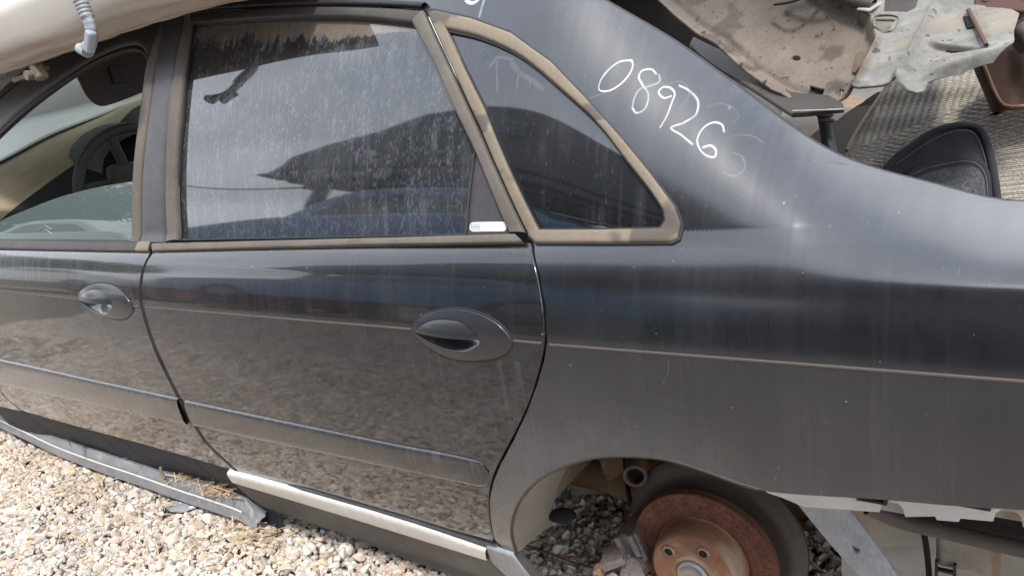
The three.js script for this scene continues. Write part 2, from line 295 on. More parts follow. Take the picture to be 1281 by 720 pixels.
const M = {};
M.black = std(.006, .006, .0065, .9);
M.rubber = std(.018, .018, .019, .62);
M.rubberDusty = texMat(tex(256, 256, (u, v) => { const d = fbm(u * 9, v * 9, 3, 5), k = .05 + .07 * d; return [k, k * .95, k * .88, .7]; }, true));
const dustTex = tex(512, 512, (u, v) => { const n = fbm(u * 8, v * 8, 21, 5), f = vn(u * 170, v * 170, 8), w = sst(.60, .68, fbm(u * 5 + 4, v * 7, 31, 4)); const k = .78 + .34 * n + .14 * (f - .5); let c = [.215 * k, .172 * k, .126 * k]; const gm = [.105, .085, .07]; return [lerp(c[0], gm[0], w), lerp(c[1], gm[1], w), lerp(c[2], gm[2], w), .86]; }, true);
M.tan = texMat(dustTex);
const dustGrey = tex(256, 256, (u, v) => { const n = fbm(u * 8, v * 8, 41, 5), f = vn(u * 120, v * 120, 18); const k = .7 + .5 * n + .14 * (f - .5); return [.13 * k, .112 * k, .092 * k, .8]; }, true);
M.tanGrey = texMat(dustGrey);
const dustDark = tex(256, 256, (u, v) => { const n = fbm(u * 7, v * 7, 51, 5), f = vn(u * 120, v * 120, 28); const k = .6 + .7 * n + .2 * (f - .5); return [.052 * k, .043 * k, .037 * k, .62]; }, true);
M.frameDark = texMat(dustDark);
M.pillar = texMat(tex(256, 512, (u, v) => { const f = fbm(u * 40, v * 40, 61, 3), n = fbm(u * 5, v * 9, 63, 4); const k = .75 + .35 * n + .3 * (f - .5), s = vn(u * 90, v * 180, 65) > .93 ? .06 : 0; return [.072 * k + s, .066 * k + s, .072 * k + s, .5]; }, true));
M.liner = texMat(tex(512, 512, (u, v) => { const n = fbm(u * 6, v * 6, 71, 5), s = fbm(u * 60, v * 3, 73, 3); const k = .7 + .4 * n + .25 * (s - .5); return [.27 * k, .245 * k, .21 * k, .85]; }, true));
M.grime = texMat(tex(512, 512, (u, v) => { const n = fbm(u * 7, v * 7, 81, 5), r = sst(.5, .7, fbm(u * 5 + 7, v * 5, 83, 4)), f = fbm(u * 50, v * 50, 84, 3); const k = .6 + .6 * n + .3 * (f - .5); return [lerp(.10, .20, r) * k, lerp(.085, .115, r) * k, lerp(.07, .055, r) * k, .85]; }, true));
M.arm = texMat(tex(512, 512, (u, v) => { const n = fbm(u * 9, v * 9, 85, 5), r = sst(.45, .62, fbm(u * 6 + 7, v * 6, 83, 4)), f = fbm(u * 50, v * 50, 84, 3); const k = .6 + .6 * n + .3 * (f - .5); return [lerp(.26, .30, r) * k, lerp(.22, .19, r) * k, lerp(.17, .105, r) * k, .85]; }, true));
M.greyMetal = texMat(tex(512, 512, (u, v) => { const n = fbm(u * 5, v * 5, 91, 5), r = sst(.55, .75, fbm(u * 4 + 3, v * 4, 93, 4)), f = fbm(u * 60, v * 60, 94, 2); const k = .7 + .5 * n + .12 * (f - .5); return [lerp(.24, .30, r) * k, lerp(.245, .22, r) * k, lerp(.25, .14, r) * k, .55]; }, true));
M.whitePlastic = texMat(tex(512, 256, (u, v) => { const n = fbm(u * 9, v * 9, 101, 5), s = sst(.55, .8, fbm(u * 4, v * 14, 103, 4)); const k = .78 + .3 * n; return [lerp(.56, .34, s) * k, lerp(.57, .31, s) * k, lerp(.57, .27, s) * k, .6]; }, true));
M.blueMetal = texMat(tex(512, 256, (u, v) => { const n = fbm(u * 6, v * 6, 111, 5), f = fbm(u * 70, v * 30, 113, 3), k = .75 + .4 * n + .3 * (f - .5); return [.32 * k, .345 * k, .37 * k, .5]; }, true));
M.tailGrey = texMat(tex(512, 512, (u, v) => { const n = fbm(u * 6, v * 6, 97, 5), r = sst(.5, .72, fbm(u * 5 + 3, v * 3, 98, 4)), f = fbm(u * 60, v * 60, 99, 2); const k = .7 + .5 * n + .12 * (f - .5); return [lerp(.33, .30, r) * k, lerp(.325, .24, r) * k, lerp(.31, .165, r) * k, .6]; }, true));
M.rust = texMat(tex(1024, 1024, (u, v) => { const n = fbm(u * 26, v * 9, 121, 5), f = fbm(u * 260, v * 120, 123, 3), ring = vn(3.5, v * 420, 125) * .6 + vn(u * 10, v * 190, 126) * .4, dk = sst(.55, .75, fbm(u * 34 + 3, v * 22, 127, 4)); const k = (.55 + .55 * n + .8 * (f - .5) + .5 * (ring - .5)) * (1 - .25 * dk); return [.175 * k, .074 * k, .047 * k, .92]; }, true));
M.rustHat = texMat(tex(512, 512, (u, v) => { const n = fbm(u * 8, v * 8, 131, 5), w = sst(.45, .68, fbm(u * 4 + 2, v * 4, 133, 4)), f = fbm(u * 60, v * 60, 134, 2), k = .75 + .4 * n + .3 * (f - .5); return [lerp(.24, .31, w) * k, lerp(.118, .235, w) * k, lerp(.065, .165, w) * k, .8]; }, true));
M.shield = texMat(tex(512, 512, (u, v) => { const n = fbm(u * 9, v * 9, 141, 5), f = fbm(u * 60, v * 60, 143, 3), k = .7 + .5 * n + .3 * (f - .5); return [.09 * k, .074 * k, .063 * k, .75]; }, true));
M.cast = texMat(tex(256, 256, (u, v) => { const n = fbm(u * 12, v * 12, 151, 5), k = .55 + .8 * n; const r = sst(.55, .7, fbm(u * 7 + 3, v * 7, 153, 3)), f = .8 + .4 * vn(u * 150, v * 150, 155); return [lerp(.19, .2, r) * k * f, lerp(.17, .11, r) * k * f, lerp(.17, .07, r) * k * f, .55]; }, true), .6, .2);
M.chrome = texMat(tex(512, 128, (u, v) => { const n = fbm(u * 30, v * 8, 161, 4), k = .82 + .22 * n; return [.80 * k, .79 * k, .76 * k, .30 + .2 * n]; }, true), .4, .25);
M.skirt = texMat(tex(1024, 256, (u, v) => { const n = fbm(u * 9, v * 9, 171, 5), s = vn(u * 200, v * 8, 173) * vn(u * 40, v * 4, 174), f = vn(u * 300, v * 120, 175); const d = .25 + .6 * n * n + .5 * s + .2 * (f - .5); return [.045 + .055 * d, .046 + .053 * d, .048 + .050 * d, .42 + .3 * n]; }, true));
M.stripPl = texMat(tex(1024, 256, (u, v) => { const n = fbm(u * 11, v * 9, 181, 5), f = vn(u * 240, v * 90, 183), s = sst(.6, .75, fbm(u * 22, v * 16, 184, 3)); const d = .2 + .7 * n * n + .15 * (f - .5) + .25 * s; const rib = .75 + .35 * vn(2.5, v * 34, 186); return [(.17 + .22 * d) * rib, (.175 + .22 * d) * rib, (.185 + .22 * d) * rib, .36 + .3 * n]; }, true));
M.navy = texMat(tex(512, 256, (u, v) => { const n = fbm(u * 10, v * 10, 191, 5), s = vn(u * 60, v * 4, 193) * n; return [.010 + .04 * s, .014 + .045 * s, .028 + .055 * s, .55 + .3 * n]; }, true));
M.cream = texMat(tex(1024, 512, (u, v) => {
  const n = fbm(u * 7, v * 5, 201, 5), s = fbm(u * 5 + 3 * fbm(u * 8, v * 8, 209, 2), v * 22, 203, 4), f = fbm(u * 60, v * 60, 205, 3);
  const e = sst(.425, .355, v + .06 * (fbm(u * 6, .5, 207, 4) - .5)), k = .92 + .14 * n + .05 * (f - .5);
  const dirt = Math.min(1, Math.max(.04 * n, e * (.80 + .6 * (s - .5) + .25 * (n - .5))));
  return [lerp(.82, .235, dirt) * k, lerp(.77, .16, dirt) * k, lerp(.69, .095, dirt) * k, lerp(.35, .8, dirt)];
}));
M.conduit = std(.30, .31, .33, .5);
M.dashTan = texMat(tex(512, 256, (u, v) => { const n = fbm(u * 8, v * 8, 211, 5), k = .8 + .35 * n; return [.34 * k, .27 * k, .175 * k, .8]; }, true));
M.dark = std(.016, .016, .017, .7);
M.darkTrim = std(.062, .057, .052, .75);
M.visor = std(.085, .074, .062, .85);
M.clear = new THREE.MeshPhysicalMaterial({ color: CLR(.60, .77, .74), transmission: .84, thickness: 0, roughness: .02, ior: 1.5, side: THREE.DoubleSide });
M.screen = new THREE.MeshPhysicalMaterial({ map: tex(512, 256, (u, v) => { const n = fbm(u * 5, v * 5, 221, 5), s = sst(.58, .7, fbm(u * 3 + 1, v * 5, 223, 4)) * sst(.6, .1, v); const k = .92 + .14 * n - .3 * s; return [.80 * k, .88 * k, .80 * k]; }).map, transmission: .85, thickness: 0, roughness: .55, ior: 1.5, side: THREE.DoubleSide });

// dusty tinted glass
function glassTex(W, H, bx, seed, dust) {
  const R = rng(seed), sp = new Float32Array(W * H);
  for (let k = 0; k < 2600; k++) { const cx = R() * W, cy = R() * H, r = .5 + 1.6 * R() ** 4, a = .25 + .6 * R(), ln = R() < .5 ? 1 : 1 + 9 * R(); for (let y = Math.floor(cy - r); y <= cy + r * ln; y++) for (let x = Math.floor(cx - r); x <= cx + r; x++) if (x >= 0 && y >= 0 && x < W && y < H && Math.hypot(x - cx, (y - cy) / ln) <= r) sp[y * W + x] = Math.max(sp[y * W + x], a * (.5 + .5 * h2(x, y, 3))); }
  return tex(W, H, (u, v, i, j) => {
    const x = bx[0] + u * bx[2], y = bx[1] + v * bx[3];
    const [d, tan] = dust(x, y), s = sp[j * W + i] * (.25 + .75 * fbm(x * 9, y * 9, seed + 5, 3));
    let k = Math.min(1, d + .55 * s);
    return [.004 + lerp(.23, .17, tan) * k, .005 + lerp(.24, .135, tan) * k, .006 + lerp(.26, .10, tan) * k, .025 + .8 * sst(.25, .9, k)];
  });
}
const tinted = t => new THREE.MeshPhysicalMaterial({ map: t.map, roughness: .04, metalness: 0, ior: 1.78, side: THREE.DoubleSide });

// ---------------------------------------------------------------- the ground
{
  const gt = tex(1024, 1024, (u, v) => { const n = fbm(u * 40, v * 40, 301, 5), c = vn(u * 150, v * 150, 303), k = .55 + .5 * n + .55 * (c - .5); return [.24 * k, .195 * k, .15 * k]; }, true);
  gt.map.repeat.set(120, 120);
  const g = new THREE.PlaneGeometry(240, 240); g.rotateX(-Math.PI / 2); g.translate(0, -.014, 0);
  const m = mk('ground', g, texMat(gt, .95), scene); m.userData.kind = 'structure';
  // crushed stone: angular pebble, one shape turned and stretched
  const pg = new THREE.IcosahedronGeometry(1, 2); const P = pg.attributes.position, R = rng(77), cuts = [];
  for (let k = 0; k < 11; k++) cuts.push([V(R() - .5, R() - .5, R() - .5).normalize(), .52 + .3 * R()]);
  for (let i = 0; i < P.count; i++) { const p = V().fromBufferAttribute(P, i); for (const [n, d] of cuts) { const q = p.dot(n); if (q > d) p.addScaledVector(n, (d - q) * .92); } P.setXYZ(i, p.x, p.y, p.z); }
  pg.computeVertexNormals();
  const spots = [];
  const put = (x0, x1, z0, z1, dens, sz, seed, lay, up = 0) => { const Q = rng(seed), n = Math.round((x1 - x0) * (z1 - z0) * dens); for (let i = 0; i < n; i++) spots.push([lerp(x0, x1, Q()), lerp(z0, z1, Q()), sz * (.55 + .75 * Q() * Q() + .2 * Q()), Q(), Q(), Q(), Q() + up, lay * Q()]); };
  put(-3.8, .4, -1.0, .75, 9200, .0102, 11, .010);
  put(-3.8, .4, -1.0, .75, 800, .0165, 12, .012);
  put(-5, 1.5, .75, 1.9, 4200, .0145, 13, .01); put(-7, 1.5, 1.9, 3.2, 1200, .02, 16, .01);
  put(-1.05, -.45, -.70, -.06, 3200, .0165, 17, .014, .75); put(-10, -3.8, -1.5, .75, 900, .02, 14, .01);
  put(.4, 3, -1.0, .75, 900, .02, 15, .01);
  const im = new THREE.InstancedMesh(pg, std(1, 1, 1, .85), spots.length), D = new THREE.Object3D(), c = new THREE.Color();
  spots.forEach(([x, z, s, a, b, t, w, l], i) => {
    D.position.set(x, -.006 + l, z); D.rotation.set(a * 6.3, b * 6.3, t * 6.3); D.scale.set(s * (.8 + .6 * b), s * (.55 + .4 * t), s * (.8 + .4 * a)); D.updateMatrix(); im.setMatrixAt(i, D.matrix);
    const wet = fbm(x * 2.2, z * 2.2, 19, 3), k = (.62 + .46 * w) * lerp(.88, 1.08, wet);
    const tint = [[.75, .68, .58], [.70, .58, .47], [.75, .60, .52], [.58, .54, .49], [.80, .75, .67], [.65, .52, .40]][Math.floor(t * 5.99)];
    c.setRGB(Math.min(.82, tint[0] * k), Math.min(.78, tint[1] * k), Math.min(.70, tint[2] * k)); im.setColorAt(i, c);
  });
  im.castShadow = im.receiveShadow = true; im.name = 'gravel';
  im.userData = { kind: 'stuff', label: 'pale crushed stone gravel covering the ground under the car', category: 'gravel' };
  scene.add(im);
}
// dry grass scraps
{
  const R = rng(501), list = []; const D = new THREE.Object3D();
  const clump = (x, y, z, n, sx, sz, L, sy = .02) => { for (let i = 0; i < n; i++) list.push([x + (R() - .5) * sx, y + R() * sy, z + (R() - .5) * sz, L * (.4 + R()), R() * 6.3, (R() - .5) * .7, R()]); };
  clump(-2.36, .072, -.168, 60, .34, .035, .05); clump(-1.93, .078, -.155, 110, .26, .05, .06); clump(-1.80, .07, -.15, 40, .12, .05, .05, .05); clump(-1.65, .01, -.10, 60, .22, .10, .05); clump(-2.2, .012, .02, 60, .9, .25, .05); clump(-2.6, .012, -.06, 90, .7, .16, .05); clump(-1.5, .012, .0, 40, .8, .2, .05); clump(-2.9, .012, .1, 60, .5, .4, .05);
  const g = new THREE.BoxGeometry(1, .0011, .0022); const im = new THREE.InstancedMesh(g, std(1, 1, 1, .8), list.length), c = new THREE.Color();
  list.forEach(([x, y, z, l, a, p, t], i) => { D.position.set(x, y, z); D.rotation.set(0, a, p, 'YXZ'); D.scale.set(l, 1, .7 + t); D.updateMatrix(); im.setMatrixAt(i, D.matrix); c.setRGB(.46 + .2 * t, .34 + .18 * t, .18 + .16 * t); im.setColorAt(i, c); });
  im.name = 'dry_grass'; im.castShadow = im.receiveShadow = true; im.userData = { kind: 'stuff', label: 'scraps of dry straw lying on the fallen sill strip and gravel', category: 'straw' }; scene.add(im);
}

// ---------------------------------------------------------------- the black car
const car = thing('black_sedan', 'dusty black sedan with chalk number on its rear quarter and its rear wheel off', 'car', V(-1.3, 0, -.92));
const cp = (name, g, m, parent, label) => part(car, name, g, m, parent, label);

// quarter panel
const qb = [-.98, .2, 1.34, 1.14];
const chalkList = [
  { p: O.d0, r: .00105, a: .7 }, { p: O.d8.slice(0, 5), r: .00105, a: .7 }, { p: O.d8.slice(4, 10), r: .0011, a: .5 }, { p: O.d8.slice(9), r: .0011, a: .2 },
  { p: O.d9, r: .0011, a: .7 }, { p: O.d2.slice(0, 5), r: .0011, a: .5 }, { p: O.d2.slice(4), r: .0011, a: .62 }, { p: O.d6, r: .0011, a: .7 },
  { p: O.faint, r: .0014, a: -.0 }, { p: O.faint2, r: .0007, a: .045 }, { p: O.faint3, r: .0008, a: .06 }, { p: [[-.43, 1.035], [-.405, 1.036], [-.392, 1.018], [-.40, 1.0]], r: .0008, a: .045 }, { p: O.arcTop, r: .003, a: .7 }, { p: [[-.737, 1.222], [-.742, 1.2], [-.744, 1.18]], r: .0022, a: .28 }, { p: O.faint.map(q => [q[0] + .004, q[1] + .004]), r: .0007, a: .045 },
].map((s, i) => ({ ...s, seed: i + 2 })).filter(s => s.a > 0);
const qOuter = cat(O.qFront, [[-.795, .215]], sm(O.qArch.slice(0, 10), 40), sm(O.qArch.slice(9), 30).slice(1), [[.35, .565], [.35, .8]],
  (() => { const a = []; for (let i = 0; i <= 70; i++) { const x = lerp(.35, -.98, i / 70); a.push([x, yEdge(x) - trimTop(x)]); } return a; })(),
  [[-.98, 1.236]], sm([[-.858, 1.2085], [-.773, 1.098], [-.710, 1.007], [-.663, .927], [-.6155, .84]], 20));
const qInnerBig = O.qwInner.map(p => { const c = [-.6, .97]; return [c[0] + (p[0] - c[0]) * 1.05, c[1] + (p[1] - c[1]) * 1.05]; });
{
  const t = paintTex(2048, 1742, qb, 401, { chalk: chalkList, specks: 900, scratch: 30, extra: (x, y) => {
    const top = yEdge(x) - y; let e = .55 * sst(.09, .0, top) * fbm(x * 70, y * 70, 17, 3) * (x > -.62 ? 1 : 0);
    if (y > .83) e += .16 * fbm(x * 16, y * 16, 23, 4);
    const ra = Math.hypot(x + .45, y - .2);
    e += .75 * sst(-.05, -.62, x) * sst(.74, .42, y) * fbm(x * 9, y * 9, 27, 4) + .55 * sst(.42, .31, ra) * (.4 + fbm(x * 40, y * 40, 28, 3)) + .55 * (fbm(x * 3.2, y * 5, 29, 4) - .52) - .05 * sst(-.4, .1, x) + .45 * sst(.56, .50, y) * sst(-.3, -.1, x) * fbm(x * 30, y * 12, 30, 3);
    return e; } });
  M.quarter = paint(t, { clearcoatRoughness: .19, ior: 1.47, color: CLR(.80, .84, .92) });
}
const quarter = cp('quarter_panel', panel(qOuter, [sm([...qInnerBig], 80, true).slice(0, -1)], onS(0), { max: .008, th: .016, uv: boxUV(qb), nf: nS }), M.quarter);
// arch lip, a thin rolled edge
cp('arch_lip', tube(sm(O.qArch.slice(0, 13), 50).map(p => onS(-.0015)(p[0], p[1])), .0032, 60, 8), M.frameDark, quarter);
// quarter window
{
  const bx = [-.9, .82, .56, .4];
  const scr = strokes(1024, 731, bx, [{ p: [[-.71, 1.10], [-.70, 1.112], [-.685, 1.11], [-.67, 1.105]], r: .003, a: .3 }, { p: [[-.70, 1.11], [-.695, 1.085], [-.69, 1.06]], r: .002, a: .3 }, { p: [[-.67, 1.10], [-.655, 1.085], [-.63, 1.07], [-.61, 1.055]], r: .005, a: .25 }, { p: [[-.655, 1.08], [-.655, 1.06]], r: .002, a: .3 }]);
  const t = glassTex(1024, 731, bx, 411, (x, y) => { const st = vn(x * 190, y * 9, 5) * vn(x * 50, y * 30, 7); const i = Math.floor((x - bx[0]) / bx[2] * 1024), j = Math.floor((y - bx[1]) / bx[3] * 731); return [.025 + .10 * fbm(x * 14, y * 14, 9, 4) * sst(.84, 1.1, y) + .13 * st * st + .5 * (scr[j * 1024 + i] || 0), .15]; });
  cp('quarter_glass', panel(sm(O.qwInner.map(p => { const c = [-.6, .97]; return [c[0] + (p[0] - c[0]) * 1.04, c[1] + (p[1] - c[1]) * 1.04]; }), 80, true).slice(0, -1), [], onG(-.004), { max: .03, th: .004, uv: boxUV(bx), nf: nG }), tinted(t), quarter);
  const outer = O.qwOuter, inner = cat(sm(O.qwInner.slice(0, 8), 30), [O.qwInner[8], O.qwInner[9]], O.qwInner.slice(10, 12), O.qwInner.slice(12));
  cp('window_surround', ring(outer, inner, [-.58, .93], .001, .0065), M.tan, quarter);
  cp('glass_seal', ring(inner.map(p => [-.58 + (p[0] + .58) * 1.012, .94 + (p[1] - .94) * 1.015]), inner.map(p => [-.58 + (p[0] + .58) * .985, .94 + (p[1] - .94) * .978]), [-.58, .93], -.0005, .002), M.rubber, quarter);
  const o2 = outer.map(p => { const c = [-.58, .93]; return [c[0] + (p[0] - c[0]) * 1.018, c[1] + (p[1] - c[1]) * 1.018]; });
  const i2 = outer.map(p => { const c = [-.58, .93]; return [c[0] + (p[0] - c[0]) * .985, c[1] + (p[1] - c[1]) * .985]; });
  cp('rubber_seal', ring(o2, i2, [-.58, .93], .0005, .0025), M.rubber, quarter);
}
// body line: a thin dust-catching ledge along the side
const ledge = (x0, x1, y0, y1) => { const a = [], b = []; for (let i = 0; i <= 30; i++) { const x = lerp(x0, x1, i / 30), y = lerp(y0, y1, i / 30); a.push([x, y + .0020]); b.push([x, y - .0020]); } return strip(a, b, .0, .0012, 30); };
M.ledge = std(.10, .082, .07, .65);
cp('body_line', ledge(-.572, .345, .689, .701), M.ledge, quarter);

// rear door
const rb = [-1.70, .20, 1.14, .66];
const gripR = sm(O.gripR, 40, true).slice(0, -1), gripF = sm(O.gripF, 40, true).slice(0, -1);
const rdOuter = cat(sm(O.rdFront, 50), sm(O.rdBottom, 20).slice(1), mirrorless(sm(O.rdRear, 50)), [[-.9, .833], [-1.3, .8285], [-1.6, .824]]);
const drip = (cx, w, y0) => (x, y) => (y < y0 && x > cx - w && x < cx + w) ? .3 * sst(y0 - .22, y0, y) * sst(.55, .8, vn(x * 220, y * 4, 91)) : 0;
{
  const dr = drip(-.73, .1, .655); M.rearDoor = paint(paintTex(1536, 890, rb, 421, { specks: 700, extra: dr }));
}
const rearDoor = cp('rear_door', panel(rdOuter, [gripR], onS(0), { max: .009, th: .016, uv: boxUV(rb), nf: nS }), M.rearDoor);
cp('body_line', ledge(-1.664, -.842, .690, .694), M.ledge, rearDoor);
cp('body_line', ledge(-.636, -.584, .690, .690), M.ledge, rearDoor);
// front door
const fb = [-2.95, .20, 1.36, .66];
const fdOuter = cat(sm(O.fdRear, 50), sm(O.fdBottom, 20).slice(1), sm(O.fdFront, 20).slice(1), [[-2.3, .828], [-1.9, .824], [-1.64, .822]]);
{
  const dr = drip(-1.84, .12, .655); M.frontDoor = paint(paintTex(1536, 745, fb, 431, { specks: 700, extra: (x, y) => dr(x, y) + (y > .7 && x < -1.85 ? .5 * sst(.45, .8, vn(x * 130, y * 8, 97)) * sst(.7, .78, y) : 0) }));
}
const frontDoor = cp('front_door', panel(fdOuter, [gripF], onS(0), { max: .010, th: .016, uv: boxUV(fb), nf: nS }), M.frontDoor);
cp('body_line', ledge(-2.55, -1.968, .699, .694), M.ledge, frontDoor); cp('body_line', ledge(-1.717, -1.69, .690, .690), M.ledge, frontDoor);
cp('front_fender', panel([[-3.3, .2], [-2.81, .222], [-2.838, .29], [-2.682, .485], [-2.572, .652], [-2.551, .82], [-3.3, .82]], [], onS(0), { max: .05, th: .016, uv: boxUV(fb), nf: nS }), M.frontDoor);
// dark jamb behind the door gaps
cp('door_jamb', panel([[-3.3, .20], [-.80, .20], [-.785, .33], [-.72, .46], [-.56, .58], [-.52, .836], [-3.3, .832]], [], onS(-.045), { max: .06, th: 0 }), M.black);

// handles
function handle(door, bezel, grip, dz) {
  const c = bezel.reduce((s, p) => [s[0] + p[0] / bezel.length, s[1] + p[1] / bezel.length], [0, 0]);
  const loop = sm(bezel, 60, true).slice(0, -1), big = loop.map(p => [c[0] + (p[0] - c[0]) * 1.035, c[1] + (p[1] - c[1]) * 1.07]);
  const gx = grip.map(p => p[0]), gy = grip.map(p => p[1]), x0 = Math.min(...gx), x1 = Math.max(...gx), y0 = Math.min(...gy), y1 = Math.max(...gy), gc = [(x0 + x1) / 2, (y0 + y1) / 2], gw = (x1 - x0) / 2, gh = (y1 - y0) / 2;
  const rad = (p, q, w, h) => Math.min(1, ((p - q[0]) / w) ** 2);
  const bx0 = Math.max(...loop.map(p => Math.abs(p[0] - c[0]))), by0 = Math.max(...loop.map(p => Math.abs(p[1] - c[1])));
  const er = (x, y) => Math.min(1.2, ((x - c[0]) / bx0) ** 2 + ((y - c[1]) / by0) ** 2);
  cp('handle_seal', panel(big, [grip], onS(.0012), { max: .012, th: .004 }), M.rubber, door);
  cp('handle_bezel', panel(loop, [grip], onS(.0022, (x, y) => .006 * (1 - er(x, y) ** 1.5)), { max: .009, th: .006, uv: p => [.5 + (p[0] - c[0]) * 1.2, .75 + (p[1] - c[1]) * 1.2] }), M.handlePaint, door);
  // bowl behind the flap
  const bowl = onS(.0, (x, y) => { const r = Math.min(1, ((x - gc[0]) / gw) ** 2 + ((y - gc[1]) / gh) ** 2); return .004 - .020 * (1 - r); });
  cp('handle_bowl', panel(grip.map(p => [gc[0] + (p[0] - gc[0]) * 1.02, gc[1] + (p[1] - gc[1]) * 1.02]), [], bowl, { max: .007, th: 0 }), M.bowl, door);
  // flap: the part of the oval above the middle
  const my = gc[1] - .004, up = grip.map(p => [gc[0] + (p[0] - gc[0]) * .965, gc[1] + (p[1] - gc[1]) * .94]);
  const line = x => my + (x - gc[0]) * -.02;
  const top = up.map(p => p[1] < line(p[0]) ? null : p); const pts = []; let st = top.findIndex((p, i) => p && !top[(i + top.length - 1) % top.length]);
  for (let k = 0; k < top.length; k++) { const p = top[(st + k) % top.length]; if (p) pts.push(p); }
  const flap = onS(.0, (x, y) => { const r = Math.min(1, ((x - gc[0]) / gw) ** 2 + ((y - gc[1]) / gh) ** 2); return .004 + .010 * (1 - r) ; });
  cp('door_handle', panel(pts, [], flap, { max: .007, th: .009, uv: p => [.5 + (p[0] - c[0]) * 1.2, .75 + (p[1] - c[1]) * 1.2] }), M.handlePaint, door);
}
M.handlePaint = new THREE.MeshPhysicalMaterial({ color: CLR(.018, .018, .019), roughness: .42, clearcoat: .6, clearcoatRoughness: .16, side: THREE.DoubleSide });
M.bowl = new THREE.MeshPhysicalMaterial({ color: CLR(.022, .023, .026), roughness: .3, clearcoat: 1, clearcoatRoughness: .06, side: THREE.DoubleSide });
handle(rearDoor, O.handR, gripR); handle(frontDoor, O.handF, gripF);

// side mouldings
const mould = (T, B, door, m) => cp('side_moulding', strip(sm(T, 30), sm(B, 30), .002, .010, 60, (u, v, p) => [(p.x - rb[0]) / rb[2] * .7, (p.y - rb[1]) / rb[3]]), m, door);
M.mould = paint(paintTex(1024, 256, [-1.7, .34, 1.0, .14], 441, { specks: 200, extra: (x, y) => .25 * sst(.43, .455, y) + .4 * sst(.6, .8, vn(x * 150, y * 10, 7)) * sst(.40, .44, y) }), { clearcoatRoughness: .18 });
const mUV = (u, v, p) => [(p.x + 1.7), (p.y - .34) / .14];
cp('side_moulding', strip(sm([[-1.632, .452], [-1.4, .4515], [-1.16, .451], [-.95, .451], [-.775, .4525], [-.752, .447], [-.742, .43]], 40), sm([[-1.648, .374], [-1.511, .376], [-1.205, .383], [-.971, .388], [-.80, .391], [-.762, .395], [-.744, .414]], 40), .001, .0072, 70, mUV, .06), M.mould, rearDoor);
cp('side_moulding', strip(sm([[-2.67, .462], [-2.312, .459], [-2.046, .456], [-1.66, .454]], 30), sm([[-2.75, .352], [-2.428, .357], [-2.057, .362], [-1.682, .372]], 30), .001, .0072, 60, (u, v, p) => [(p.x + 2.8) * .8, (p.y - .34) / .14]), M.mould, frontDoor);
cp('moulding_end', panel([[-1.655, .442], [-1.637, .446], [-1.648, .376], [-1.668, .378]], [], onS(.001), { max: .02, th: .01 }), M.black, frontDoor);

